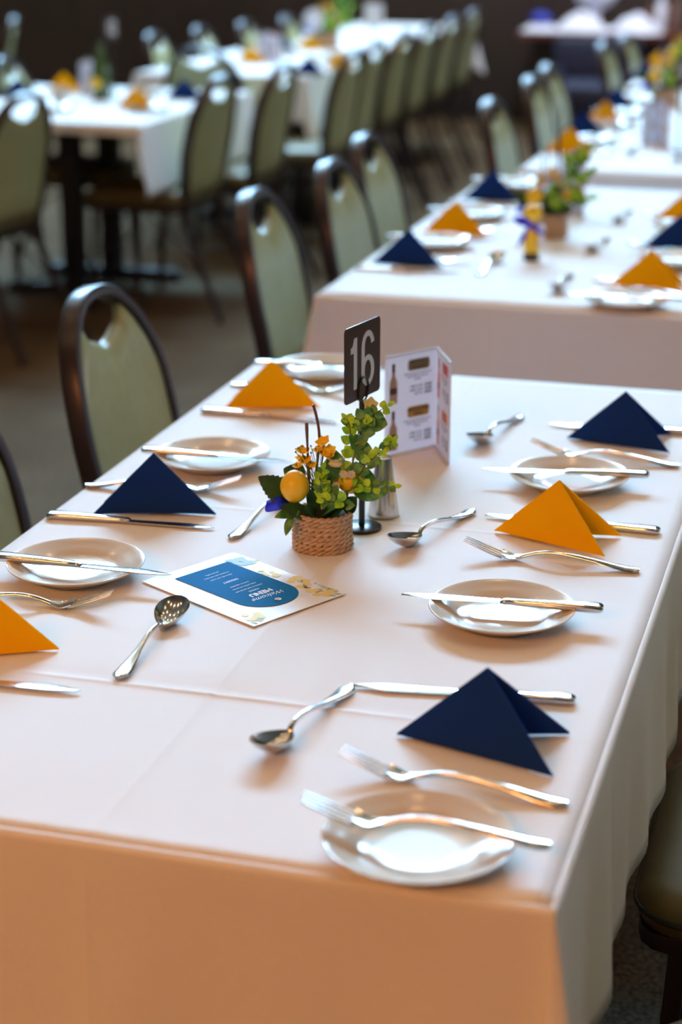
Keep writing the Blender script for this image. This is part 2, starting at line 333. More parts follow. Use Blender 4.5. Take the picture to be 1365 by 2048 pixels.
# ------------------------------------------------------------------ chair
CH = 0.90
prof_x = [(0.0, -0.10), (0.36, 0.0), (0.45, 0.0), (0.60, -0.022), (0.75, -0.052), (0.90, -0.09), (1, -0.12)]
def px_(z): return interp(prof_x, z)
W = [(0.36, 0.152), (0.45, 0.163), (0.53, 0.178), (0.61, 0.189), (0.67, 0.191), (0.73, 0.184), (0.78, 0.168), (0.82, 0.144), (0.85, 0.114), (0.873, 0.080), (0.886, 0.043), (0.890, 0.0)]
def bx_(y, z): return px_(z) + 0.3 * y * y
def make_chair():
    t = thing('banquet_chair', 'x', 'chair')
    pts = [(y, z) for z, y in W]
    path = smoothp([(bx_(y, z), y, z) for y, z in pts] + [(bx_(y, z), -y, z) for y, z in pts[-2::-1]], 4)
    nrm = lambda i: Vector((1, 0, 0.18)).normalized()
    MB().sweep(path, rrect(0.0105, 0.0175, 0.004), upf=nrm).build('back_frame', 'frame', t)
    # upholstered back
    def inner(z): return interp(W, z) - 0.010
    def zr(y):
        y = abs(y); lo = 0.47; hi = 0.883
        zs = [0.47 + 0.42 * k / 400 for k in range(401)]; ok = [z for z in zs if inner(z) >= y]
        if not ok: return 0.66, 0.70
        lo, hi = ok[0], ok[-1]
        if y < 0.094: hi = min(hi, 0.802 + 0.033 * (y / 0.094) ** 1.1)
        return lo, hi
    N = 28; KR = 16; front = []; back = []
    for i in range(N + 1):
        u = -1 + 2 * i / N; y = 0.1805 * math.sin(u * math.pi / 2) if abs(u) < 1 else 0.1805 * u
        if abs(abs(y) - 0.094) < 0.008: y = math.copysign(0.094, y)
        lo, hi = zr(y); fr, bk = [], []
        for j in range(KR + 1):
            tt = (1 - math.cos(math.pi * j / KR)) / 2; z = lo + (hi - lo) * tt
            e = max(0, 1 - abs(u)) ** 0.5 * max(0.0, min(1, 4 * tt * (1 - tt) * 3)) ** 0.5
            # valley under the centre of the hand hole
            dip = 0.006 * math.exp(-(y / 0.02) ** 2) * math.exp(-((z - 0.79) / 0.03) ** 2)
            xx = bx_(y, z)
            fr.append(Vector((xx + 0.004 + 0.020 * e - dip, y, z))); bk.append(Vector((xx - 0.004 - 0.011 * e, y, z)))
        front.append(fr); back.append(bk)
    m = MB(); m.grid(front, flip=True); m.grid(back)
    m.grid([[f[0] for f in front], [f[0] for f in back]]); m.grid([[f[-1] for f in front], [f[-1] for f in back]], flip=True)
    m.build('backrest', 'fabric', t, 60)
    # seat cushion
    loops = []
    for z, k in ((0.425, 0.0), (0.428, 0.006), (0.445, 0.012), (0.462, 0.010), (0.474, 0.0), (0.481, -0.02), (0.486, -0.06), (0.489, -0.12)):
        loops.append([Vector((0.215 + a, b_ * (1 - 0.10 * (0.5 - a)), z - 0.010 * max(0, (a - 0.1)) / 0.1 * (1 if z > 0.46 else 0))) for a, b_ in rrect(0.205 + k, 0.212 + k, max(0.03, 0.06 + k), 6)])
    st = MB().loft(loops).build('seat', 'seatfab', t, 70)
    MB().tube([Vector((0.215 + a, b_ * (1 - 0.10 * (0.5 - a)), 0.447)) for a, b_ in rrect(0.216, 0.223, 0.07, 6)], 0.0035, 6, close=True).build('piping', 'piping', st)
    fm = MB(); 
    fm.sweep([Vector((0.215 + a, b_, 0.412)) for a, b_ in rrect(0.20, 0.19, 0.03, 3)], rrect(0.010, 0.012, 0.003), close=True).build('seat_frame', 'frame', t)
    for s_ in (-1, 1):
        MB().sweep(smoothp([(0.0, s_ * 0.166, 0.40), (-0.003, s_ * 0.165, 0.34), (-0.072, s_ * 0.18, 0.17), (-0.155, s_ * 0.205, 0.0)], 5), rrect(0.011, 0.0125, 0.004), up=Vector((0, 1, 0))).build('leg', 'frame', t)
        MB().sweep(smoothp([(0.375, s_ * 0.185, 0.41), (0.385, s_ * 0.19, 0.20), (0.40, s_ * 0.195, 0.0)], 4), rrect(0.011, 0.011, 0.004), up=Vector((0, 1, 0))).build('leg', 'frame', t)
        MB().tube([(-0.03, s_ * 0.17, 0.24), (0.17, s_ * 0.175, 0.40)], 0.005, 6).build('brace', 'frame', t)
    MB().tube([(0.385, -0.188, 0.24), (0.385, 0.188, 0.24)], 0.005, 6).build('stretcher', 'frame', t)
    MB().tube([(-0.03, -0.172, 0.24), (-0.03, 0.172, 0.24)], 0.005, 6).build('stretcher', 'frame', t)
    return t
CHAIR = Proto(make_chair())
def chair(topx, topy, deg, label, group):
    """topx, topy: where the top of the back stands; deg: direction the sitter faces"""
    a = R(deg); CHAIR.put((topx + 0.09 * math.cos(a), topy + 0.09 * math.sin(a), 0), a, label, group)
gL = 'sage green chairs along the left side of the long white tables'
chair(-1.285, 2.225, 0, 'sage green chair at the left edge of the photo, nearest chair beside table 16', gL)
chair(-1.290, 2.882, 1, 'sage green oval-back chair beside table 16 behind the navy napkin and plate', gL)
chair(-1.373, 4.005, 2, 'sage green oval-back chair at the near left corner of the second white table', gL)
chair(-1.343, 4.53, 0, 'sage green oval-back chair, second of three beside the second white table', gL)
chair(-1.400, 5.07, 0, 'sage green oval-back chair, farthest of three beside the second white table', gL)
chair(-1.247, 6.08, 0, 'sage green chair standing alone at the near left end of the third white table', gL)
chair(-1.26, 6.88, 0, 'sage green chair, front one of the overlapping pair beside the third white table', gL)
chair(-1.29, 7.40, 0, 'sage green chair, rear one of the overlapping pair beside the third white table', gL)
chair(-1.25, 8.64, 0, 'pale green chair at the near left corner of the farthest right table, by the counter', gL)
chair(-1.22, 9.16, 0, 'pale green chair, second beside the farthest right table, below the white heap', gL)
gR = 'sage green chairs tucked under the right side of table 16'
chair(0.37, 1.43, 180, 'dark olive chair at the bottom right corner of the photo', gR)
chair(0.33, 2.05, 180, 'green chair tucked under the right edge of table 16 beside the orange napkin', gR)
chair(0.33, 2.62, 180, 'green chair tucked under the far right edge of table 16', gR)
gA = 'green chairs around the far left square table'
chair(-2.78, 5.80, 172, 'olive green chair at the left edge of the photo with its back to the aisle', gA)
chair(-2.36, 6.60, 176, 'olive green chair at the far left table, nearer of the pair on its right', gA)
chair(-2.28, 7.12, 178, 'olive green chair at the far left table, farther of the pair on its right', gA)
chair(-3.80, 6.55, 0, 'green chair behind the left square table, seat seen under the cloth', gA)
chair(-4.60, 9.5, 200, 'narrow olive chair back at the top left corner of the photo', gA)
p = at(4, 112, 0.9); chair(p.x, p.y, 5, 'pale green chair at the left edge of the photo beside the navy napkin', gA)
gB = 'green chairs around the long table in the left background'
chair(-2.92, 7.83, 82, 'dark green chair seen from behind at the head of the background table, blue glint', gB)
chair(-3.45, 8.62, 4, 'pale green chair back standing above the navy napkin of the left square table', gB)
chair(-3.38, 9.08, 4, 'pale green chair back half hidden behind the dark chair with the blue glint', gB)
chair(-3.30, 9.55, 4, 'pale green chair back in background above the first yellow napkin', gB)
chair(-3.22, 10.03, 4, 'pale green chair back in background beside the pinkish menu card', gB)
chair(-3.20, 10.55, 4, 'pale green chair back in background left of the round white card', gB)
for x_, y_, l in [(-2.20, 7.87, 'olive chair back nearest in the row on the right of the background table'),
                  (-2.235, 8.37, 'olive chair back second in the row on the right of the background table'),
                  (-2.26, 9.00, 'olive chair back third in the row on the right of the background table'),
                  (-2.27, 9.56, 'olive chair back fourth in the row on the right of the background table'),
                  (-2.30, 10.25, 'olive chair back fifth in the row on the right of the background table'),
                  (-2.33, 10.95, 'olive chair back last in the row, near the dark wall, with a white glint')]:
    chair(x_, y_, 178, l, gB)

# ------------------------------------------------------------------ tables and cloths
def table(x0, x1, y0, y1, label, posts):
    cx, cy = (x0 + x1) / 2, (y0 + y1) / 2
    t = thing('pedestal_table', label, 'table', (cx, cy, 0))
    i = 0.012
    MB().box((0, 0, 0.733), (x1 - x0 - 2 * i, y1 - y0 - 2 * i, 0.028)).build('tabletop', 'wood', t, 0)
    for py_ in posts:
        MB().box((0, py_ - cy, 0.38), (0.075, 0.075, 0.68)).build('post', 'tblack', t, 0)
        f = MB(); f.loft([[Vector((a, py_ - cy + b_, z)) for a, b_ in rrect(0.30 - k, 0.035 - k, 0.02, 3)] for z, k in ((0, 0), (0.025, 0), (0.045, 0.012))]); f.build('foot', 'tblack', t)
        MB().box((0, py_ - cy, 0.714), (0.5, 0.08, 0.02)).build('top_bracket', 'tblack', t, 0)
    return t
def cloth(x0, x1, y0, y1, label, drops=(0.25, 0.25, 0.25, 0.25), cre_x=(), cre_y=(), seed=1, dense=False, ctop=0.75, corner=0.05):
    """drops: left,right,front,back"""
    rnd = random.Random(seed); cx, cy = (x0 + x1) / 2, (y0 + y1) / 2
    hx, hy = (x1 - x0) / 2, (y1 - y0) / 2; r_ = 0.007
    def lines(a, b_, cre, step):
        n = max(2, int((b_ - a) / step)); L = [a + (b_ - a) * i / n for i in range(n + 1)]
        for c in cre: L = [v for v in L if abs(v - c) > 0.012 or v in (L[0], L[-1])] + [c + k for k in (-0.012, -0.008, -0.005, -0.0025, 0, 0.0025, 0.005, 0.008, 0.012)]
        return sorted(L)
    st = 0.02 if dense else 0.06
    xs = lines(-hx + r_, hx - r_, [c - cx for c, *_ in cre_x], st); ys = lines(-hy + r_, hy - r_, [c - cy for c, *_ in cre_y], st)
    ph = [rnd.uniform(0, 6.28) for _ in range(12)]
    def top(x, y):
        z = 0
        for c, a, sg in cre_x: z += a * math.exp(-abs(x - (c - cx)) / 0.004) + sg * 0.4 * a * math.exp(-((x - (c - cx) - 0.012) / 0.010) ** 2)
        for c, a, sg in cre_y:
            am = a * (1 + 0.8 * math.sin(9 * x + ph[0]))
            z += am * math.exp(-abs(y - (c - cy)) / 0.004) + sg * am * math.exp(-((y - (c - cy) - 0.014) / 0.012) ** 2)
        if dense: z += 0.0007 * math.sin(7 * x + 3 * y + ph[1]) * math.sin(5 * y - 2 * x + ph[2])
        edge = min(hx - abs(x), hy - abs(y)); return ctop + z * min(1, max(0, (edge - r_) / 0.03))
    m = MB(); m.grid([[Vector((x, y, top(x, y))) for x in xs] for y in ys])
    # skirt: perimeter points counter-clockwise with outward direction
    per = []
    for x in xs: per.append((x, -hy + r_, 0, -1, 'f', 0))
    def arc(cxx, cyy, a0, s1, s2):
        for k in range(1, 12):
            a = R(a0 + 90 * k / 12); per.append((cxx, cyy, math.cos(a), math.sin(a), (s1, s2, k / 12), 1))
    arc(hx - r_, -hy + r_, -90, 'f', 'r')
    for y in ys: per.append((hx - r_, y, 1, 0, 'r', 0))
    arc(hx - r_, hy - r_, 0, 'r', 'b')
    for x in reversed(xs): per.append((x, hy - r_, 0, 1, 'b', 0))
    arc(-hx + r_, hy - r_, 90, 'b', 'l')
    for y in reversed(ys): per.append((-hx + r_, y, -1, 0, 'l', 0))
    arc(-hx + r_, -hy + r_, 180, 'l', 'f')
    D = dict(l=drops[0], r=drops[1], f=drops[2], b=drops[3]); rows = []
    for lv in range(0, 19):
        row = []
        for (x, y, nx, ny, sd, iscorner) in per:
            if iscorner: dr = D[sd[0]] * (1 - sd[2]) + D[sd[1]] * sd[2]; cc = 4 * sd[2] * (1 - sd[2]); dr *= 1 + 0.30 * cc
            else: dr = D[sd]; cc = 0
            if lv <= 6:
                a = R(90 * lv / 6); off = r_ * math.sin(a); z = ctop - r_ * (1 - math.cos(a)); fl = 0
            else:
                t = (lv - 6) / 12; z = ctop - r_ - (dr - r_) * t; fl = t
                s_ = x * abs(ny) + y * abs(nx)
                dc = min(hx - abs(x) if abs(ny) > 0.5 else 9, hy - abs(y) if abs(nx) > 0.5 else 9)
                near = math.exp(-dc / 0.05) if not iscorner else 1
                off = r_ + fl * (0.010 + 0.055 * cc * corner / 0.05 + 0.006 * near) + fl * 0.0045 * (1 - cc) * math.sin(s_ * 17 + ph[3] + 2 * math.sin(s_ * 5 + ph[4])) * (1 - near) + fl * 0.004 * math.sin(s_ * 41 + ph[5])
                if not iscorner:
                    for c, a_, sg in (cre_x if abs(ny) > 0.5 else cre_y):
                        c0 = c - (cx if abs(ny) > 0.5 else cy); off += 1.4 * a_ * math.exp(-abs(s_ - c0) / 0.005)
            row.append(Vector((x + nx * off, y + ny * off, z)))
        rows.append(row)
    m.grid(rows, close_v=True, flip=True)
    o = m.build('tablecloth', 'cloth', None, 70); o.location = (cx, cy, 0)
    sl = o.modifiers.new('thickness', 'SOLIDIFY'); sl.thickness = 0.0012; sl.offset = -1
    return tag(o, label, 'tablecloth', 'white tablecloths')
# table 16
TX0, TX1, TY0, TY1 = -1.035, -0.197, 1.327, 3.037
table(TX0, TX1, TY0, TY1, 'pedestal table hidden under the nearest white cloth', (1.72, 2.50))
cloth(TX0, TX1, TY0, TY1, 'white tablecloth with pressed fold lines on the nearest table, table 16', cre_x=((-0.62, 0.0011, -1),), cre_y=((1.655, 0.0018, -0.7), (2.24, 0.0012, -0.7), (2.74, 0.0009, -0.7)), dense=True, seed=3)
table(-1.10, -0.27, 3.60, 5.22, 'pedestal table hidden under the second white cloth', (4.0, 4.80))
cloth(-1.10, -0.27, 3.60, 5.22, 'white tablecloth on the second table behind table 16', cre_x=((-0.715, 0.0012, -0.7), (-0.52, 0.001, -0.7)), cre_y=((4.6, 0.001, -0.7),), seed=4)
table(-1.035, -0.20, 5.50, 7.86, 'pedestal table hidden under the third white cloth', (6.0, 7.3))
cloth(-1.035, -0.20, 5.50, 7.86, 'white tablecloth on the third table, cut off by right edge', seed=5, cre_x=((-0.72, 0.0012, -0.7),))
table(-1.06, -0.22, 8.08, 10.5, 'pedestal table hidden under the farthest right white cloth', (8.6, 9.9))
cloth(-1.06, -0.22, 8.08, 10.5, 'white tablecloth on the farthest right table before the counter', seed=6)
table(-3.56, -2.54, 6.20, 7.45, 'black pedestal table with white cloth in the left background', (6.72, 7.10))
cloth(-3.56, -2.54, 6.20, 7.45, 'short white tablecloth on the left background table, open at the front', drops=(0.19, 0.26, 0.035, 0.22), seed=8, corner=0.02)
table(-3.33, -2.49, 8.08, 11.6, 'pedestal table under white cloth in the middle background', (8.64, 9.80, 10.60))
cloth(-3.33, -2.49, 8.08, 11.6, 'white tablecloth with warm-lit front on the middle background table', drops=(0.2, 0.26, 0.2, 0.2), seed=9, corner=0.07)

# ------------------------------------------------------------------ plate and cutlery
def make_plate():
    p = [(0.0005, 0.0060), (0.030, 0.0060), (0.048, 0.0064), (0.054, 0.0085), (0.060, 0.0115), (0.067, 0.0135), (0.0765, 0.0165), (0.0825, 0.0190), (0.0842, 0.0192), (0.0848, 0.0184),
         (0.083, 0.0168), (0.076, 0.0130), (0.066, 0.0095), (0.058, 0.0060), (0.053, 0.0022), (0.051, 0.0), (0.047, 0.0), (0.046, 0.0020), (0.0005, 0.0024)]
    o = MB().lathe(p, 72).build('side_plate', 'china', None, 50)
    return tag(o, 'x', 'plate')
def blade_part(t):
    """knife lies along +X, tip at 0, handle end at 0.235"""
    rows = []
    for i in range(22):
        u = i / 21; x = 0.118 * u
        wd = 0.0088 * min(1, (0.02 + u * 3.2)) ** 0.55 if u < 0.3 else 0.0088 - 0.0022 * (u - 0.3) / 0.7
        yo = -0.0015 * (1 - u); th = 0.0010
        y1, y2 = yo - wd, yo + wd * 0.9
        if u < 0.3: y1 = yo - wd * (0.5 + 0.5 * (u / 0.3) ** 0.7); y2 = yo + 0.0079 * (0.35 + 0.65 * (u / 0.3) ** 0.8) if u > 0 else yo
        rows.append([Vector((x, y1, 0.003)), Vector((x, (y1 + y2) / 2, 0.003 + th)), Vector((x, y2, 0.003 + th * 0.9)), Vector((x, y2, 0.003 - th * 0.9)), Vector((x, (y1 + y2) / 2, 0.003 - th))])
    MB().loft(rows).build('blade', 'steel', t, 50)
def make_knife():
    t = thing('table_knife', 'x', 'knife'); blade_part(t)
    prof = [(0.116, 0.0035, 0.0012), (0.119, 0.0056, 0.0026), (0.122, 0.0062, 0.0034), (0.125, 0.0052, 0.0030), (0.135, 0.0058, 0.0034), (0.17, 0.0072, 0.0042), (0.21, 0.0090, 0.0046), (0.226, 0.0094, 0.0044), (0.232, 0.0082, 0.0038), (0.2345, 0.005, 0.0025)]
    MB().loft([[Vector((x, a, 0.0040 + b_)) for a, b_ in rrect(wy, wz, min(wy, wz) * 0.75, 3)] for x, wy, wz in prof]).build('handle', 'steel', t, 50)
    return t
def zc(pts, x): 
    # smooth interpolation
    for i, ((a, b_), (c, d)) in enumerate(zip(pts, pts[1:])):
        if x <= c:
            t = max(0, (x - a) / (c - a)); t = t * t * (3 - 2 * t); return b_ + (d - b_) * t
    return pts[-1][1]
HZ = [(0.0, 0.0065), (0.03, 0.0045), (0.08, 0.0100), (0.12, 0.0120), (0.17, 0.0045), (0.20, 0.0022)]
def make_fork():
    """tines at x=0 ... handle end at 0.205"""
    t = thing('fork', 'x', 'fork'); L = 0.222
    zz = [(0.0, 0.0215), (0.03, 0.0110), (0.056, 0.0026), (0.068, 0.0030), (0.095, 0.0115), (0.12, 0.0135), (0.16, 0.0095), (0.20, 0.0035), (L, 0.0022)]
    P_ = smoothp([(x, 0, z) for x, z in zz], 6)
    def zat(x):
        for a, b_ in zip(P_, P_[1:]):
            if a.x <= x <= b_.x: return a.z + (b_.z - a.z) * ((x - a.x) / max(1e-6, b_.x - a.x))
        return P_[-1].z
    m = MB()
    for k in range(4):
        y = (k - 1.5) * 0.0066; path = []; sc = []
        for i in range(9):
            x = 0.050 * i / 8; path.append((x, y * (0.86 + 0.14 * min(1, x / 0.03)), zat(x))); sc.append((0.45 + 0.55 * min(1, x / 0.02), 0.6 + 0.4 * min(1, x / 0.02)))
        m.sweep(path, rrect(0.00155, 0.0011, 0.0008, 2), scale=sc)
    rows = []
    for i in range(9):
        x = 0.047 + 0.030 * i / 8; u = i / 8; wd = 0.0120 * math.cos(u * 1.2) ** 0.9 if u < 1 else 0.004
        wd = max(wd, 0.0042); cup = 0.0030 * (1 - u)
        top_ = [Vector((x, wd * v, zat(x) + cup * v * v + 0.0010)) for v in (-1, -0.6, -0.2, 0.2, 0.6, 1)]
        bot = [Vector((x, wd * v, zat(x) + cup * v * v - 0.0010)) for v in (1, 0.6, 0.2, -0.2, -0.6, -1)]
        rows.append(top_ + bot)
    m.loft(rows); m.build('tines', 'steel', t, 60)
    hw = [(0.074, 0.0043), (0.085, 0.0028), (0.12, 0.0030), (0.16, 0.0048), (0.195, 0.0085), (0.212, 0.0092), (0.219, 0.0070), (L, 0.0035)]
    xs = [0.074 + (L - 0.074) * i / 30 for i in range(31)]
    MB().loft([[Vector((x, a, zat(x) + b_)) for a, b_ in lens(interp(hw, x), 0.0030)] for x in xs]).build('handle', 'steel', t, 60)
    return t
def make_spoon():
    """bowl tip at x=0, handle end at 0.2"""
    t = thing('dessert_spoon', 'x', 'spoon'); L = 0.200
    def hwid(u): return 0.0205 * (max(0, math.sin(math.pi * (u ** 0.80)))) ** 0.62 * (1 - 0.12 * u)
    rows = []; rows2 = []
    n = 22
    for i in range(n + 1):
        u = i / n; x = 0.064 * u; wd = max(hwid(min(0.985, max(0.004, u))), 0.0012)
        rim = 0.0220 - 0.0120 * u; dp = 0.0140 * (math.sin(math.pi * min(1, max(0, u))) ** 0.7 if 0 < u < 1 else 0)
        rt, rb = [], []
        for k in range(13):
            v = -1 + 2 * k / 12; z = rim - dp * (1 - abs(v) ** 2.2)
            rt.append(Vector((x, wd * v, z + 0.0006))); rb.append(Vector((x, wd * v, z - 0.0008)))
        rows.append(rt + rb[::-1])
    MB().loft(rows).build('bowl', 'steel', t, 60)
    zz = [(0.061, 0.0102), (0.075, 0.0150), (0.10, 0.0155), (0.14, 0.0085), (0.175, 0.0040), (L, 0.0035)]
    hw = [(0.061, 0.0032), (0.075, 0.0026), (0.10, 0.0028), (0.14, 0.0045), (0.178, 0.0088), (0.190, 0.0094), (0.197, 0.0070), (L, 0.0035)]
    P_ = smoothp([(x, 0, z) for x, z in zz], 6)
    def zat(x):
        for a, b_ in zip(P_, P_[1:]):
            if a.x <= x <= b_.x: return a.z + (b_.z - a.z) * ((x - a.x) / max(1e-6, b_.x - a.x))
        return P_[-1].z
    xs = [0.061 + (L - 0.061) * i / 28 for i in range(29)]
    MB().loft([[Vector((x, a, zat(x) + b_)) for a, b_ in lens(interp(hw, x), 0.0030)] for x in xs]).build('handle', 'steel', t, 60)
    return t
PLATE, KNIFE, FORK, SPOON = Proto(make_plate()), Proto(make_knife()), Proto(make_fork()), Proto(make_spoon())
CT = 0.7505
def lay(proto, L, A, B, z, label, group, sl=0.0):
    """A = head end, B = handle end (x, y)"""
    A = Vector(A[:2]); B = Vector(B[:2]); d = B - A; a = math.atan2(d.y, d.x); mid = (A + B) / 2; o = mid - Vector((math.cos(a), math.sin(a))) * L / 2
    return proto.put((o.x, o.y, z), a, label, group, tilt=(0, -sl, a))
def knife(A, B, lab, z=CT, g='table knives'): return lay(KNIFE, 0.235, A, B, z, lab, g)
def fork(A, B, lab, z=CT, g='forks', sl=0): return lay(FORK, 0.222, A, B, z, lab, g, sl)
def spoon(A, B, lab, z=CT, g='dessert spoons'): return lay(SPOON, 0.2, A, B, z - 0.0005, lab, g)
def plate(x, y, lab): return PLATE.put((x, y, CT), random.uniform(0, 3), lab, 'side plates')
# ------------------------------------------------------------------ napkin: a triangle folded like an open book, standing on its long edges
def napkin(P0, P1, P2, colour, label, bow=0.0):
    """P0: shared bottom corner, P1/P2: free bottom corners (x, y)"""
    P0, P1, P2 = [Vector((p[0], p[1], 0)) for p in (P0, P1, P2)]
    Lh = (P1 - P0).length; P2 = P0 + (P2 - P0).normalized() * Lh; bis = ((P1 - P0).normalized() + (P2 - P0).normalized()).normalized()
    half = math.acos(max(-1, min(1, (P1 - P0).normalized().dot(bis))))
    # apex: at distance Lh/sqrt2 from P0, P1 and P2
    s_ = Lh / math.sqrt(2)
    a = (Lh / 2) / math.cos(half)            # along the bisector: same distance to all three
    h_ = math.sqrt(max(0.0001, s_ * s_ - a * a)); A = P0 + bis * a + Vector((0, 0, h_))
    m = MB(); th = 0.0016; O = P0.copy()
    for Pn, sg in ((P1, 1), (P2, -1)):
        nrm = (Pn - P0).cross(A - P0).normalized()
        n = 14; rows = []
        for i in range(n + 1):        # from bottom edge to the apex
            t = i / n; L0 = P0.lerp(A, t); L1 = Pn.lerp(A, t); row = []
            for j in range(13):
                u = j / 12; p = L0.lerp(L1, u)
                b_ = bow * 4 * u * (1 - u) * (1 - t) * (1 if t > 0 else 1)
                p = p + nrm * (0.003 * math.sin(math.pi * u) * math.sin(math.pi * t)) + Vector((0, 0, b_))
                row.append(p - O)
            rows.append(row)
        f = [[p + nrm * th for p in r_] for r_ in rows]; b2 = [[p - nrm * th for p in r_] for r_ in rows]
        m.grid(f); m.grid(b2, flip=True); m.grid([f[0], b2[0]], flip=True)
        m.grid([[r_[-1] for r_ in f], [r_[-1] for r_ in b2]]); m.grid([[r_[0] for r_ in f], [r_[0] for r_ in b2]], flip=True)
    o = m.build('folded_napkin', colour, None, 50); o.location = (O.x, O.y, CT + 0.002)
    return tag(o, label, 'napkin', 'folded paper napkins')
def a2(px, py, z=0.753):
    v = at(px, py, z); return (v.x, v.y)
gk = 'cutlery on table 16'
# right side of table 16
p = at(837, 1678, 0.765); plate(p.x, p.y, 'white side plate with a fork on it, nearest the camera')
p = at(1004, 1217, 0.765); plate(p.x, p.y, 'white side plate with a knife on it, right of the blue menu card')
p = at(1139, 951, 0.765); plate(p.x, p.y, 'white side plate behind the orange napkin on the right')
fork(a2(612, 1605, 0.785), a2(1095, 1690, 0.772), 'steel fork resting across the plate nearest the camera', CT + 0.0185)
fork(a2(688, 1500, 0.772), a2(1131, 1608), 'steel fork lying between the nearest plate and the near navy napkin')
knife(a2(703, 1370), a2(1156, 1403), 'steel knife lying partly behind the near navy napkin')
spoon(a2(538, 1485, 0.765), a2(684, 1388), 'steel spoon left of the near navy napkin, bowl toward the camera')
napkin(a2(795, 1467), a2(1107, 1552), a2(1137, 1465), 'blue', 'navy triangular napkin, the large one nearest the camera on the right')
knife(a2(803, 1180, 0.775), a2(1210, 1210, 0.775), 'steel knife laid across the plate right of the menu card', CT + 0.0165)
fork(a2(940, 1078, 0.772), a2(1270, 1140), 'steel fork lying in front of the orange napkin on the right')
knife(a2(970, 1030), a2(1323, 1064), 'steel knife passing behind the orange napkin on the right')
spoon(a2(810, 1074, 0.765), a2(926, 1032), 'steel spoon right of the black number stand')
napkin(a2(990, 1060), a2(1210, 1112), a2(1243, 1070), 'yellow', 'orange-yellow triangular napkin in the middle of the right side of table 16')
knife(a2(968, 931, 0.775), a2(1298, 943, 0.775), 'steel knife laid across the plate behind the orange napkin', CT + 0.0165)
fork(a2(1073, 880, 0.772), a2(1350, 931), 'steel fork lying in front of the far right navy napkin')
knife(a2(1098, 848), a2(1403, 866), 'steel knife passing behind the far right navy napkin')
spoon(a2(960, 872, 0.765), a2(1030, 840), 'steel spoon right of the standing price card')
napkin(a2(1135, 875), a2(1340, 905), a2(1342, 868), 'blue', 'navy triangular napkin at the far right corner of table 16')
# left side of table 16
napkin(a2(118, 1297), a2(-95, 1285), a2(-125, 1318), 'yellow', 'orange-yellow triangular napkin cut off by the left edge of the photo', 0.0)
knife(a2(137, 1380), a2(-230, 1345), 'steel knife at the left edge in front of the yellow napkin')
fork(a2(207, 1185, 0.772), a2(-125, 1200), 'steel fork half hidden behind the yellow napkin at the left edge')
p = at(152, 1128, 0.765); plate(p.x, p.y, 'white side plate with a knife on it at the left edge of the table')
knife(a2(338, 1141, 0.775), a2(-12, 1105, 0.775), 'steel knife laid across the plate at the left edge of the table', CT + 0.0165)
spoon(a2(362, 1200, 0.765), a2(232, 1360), 'steel spoon left of the blue menu card, its hollow bowl facing up')
knife(a2(432, 1056), a2(90, 1030), 'steel knife in front of the navy napkin on the left')
napkin(a2(432, 1028), a2(185, 1028), a2(213, 1003), 'blue', 'navy triangular napkin on the left side of table 16', 0.002)
fork(a2(470, 955, 0.772), a2(182, 971), 'steel fork passing behind the navy napkin on the left')
p = at(425, 911, 0.765); plate(p.x, p.y, 'white side plate beside the navy napkin on the left')
knife(a2(590, 918, 0.775), a2(284, 893, 0.775), 'steel knife laid across the plate beside the left navy napkin', CT + 0.0165)
spoon(a2(572, 985, 0.765), a2(484, 1062), 'steel spoon with its bowl hidden behind the plant basket')
knife(a2(677, 845), a2(404, 820), 'steel knife in front of the yellow napkin on the far left')
napkin(a2(640, 814), a2(448, 816), a2(472, 797), 'yellow', 'orange-yellow triangular napkin at the far left of table 16')
fork(a2(694, 766, 0.772), a2(478, 770), 'steel fork behind the far left yellow napkin')
p = at(646, 736, 0.765); plate(p.x, p.y, 'white side plate at the far left corner of table 16')
knife(a2(755, 728, 0.775), a2(530, 720, 0.775), 'steel knife on the plate at the far left corner of table 16', CT + 0.0165)

# ------------------------------------------------------------------ leaf helpers
def leaf(mb, base, tip, wd, nrm, curl=0.0, fold=0.15, serr=0, n=9, tipsharp=1.0):
    base, tip, nrm = Vector(base), Vector(tip), Vector(nrm).normalized(); d = tip - base; L = d.length; d.normalize()
    sd = d.cross(nrm).normalized(); nn = sd.cross(d).normalized(); rows = []
    for i in range(n + 1):
        u = i / n; wv = wd / 2 * (max(0.0, math.sin(math.pi * u ** (0.85 * tipsharp)))) ** 0.8 + 0.0002
        if serr and 0 < i < n: wv *= 1 + serr * (1 if i % 2 else -1)
        c = base + d * L * u + nn * curl * L * (u * u)
        rows.append([c - sd * wv + nn * wv * fold, c - sd * wv * 0.5 + nn * wv * fold * 0.35, c, c + sd * wv * 0.5 + nn * wv * fold * 0.35, c + sd * wv + nn * wv * fold])
    mb.grid(rows)
def flower(mb, c, r_, nrm, petals=5, cup=0.35):
    c, nrm = Vector(c), Vector(nrm).normalized(); a = nrm.orthogonal().normalized(); b_ = nrm.cross(a)
    for k in range(petals):
        t = 2 * math.pi * k / petals + random.uniform(-.1, .1); d = a * math.cos(t) + b_ * math.sin(t)
        leaf(mb, c, c + d * r_ + nrm * r_ * cup, r_ * 0.9, nrm, 0.1, 0.2, n=5)
    mb.ball(c + nrm * r_ * 0.15, r_ * 0.22, 8, 6)

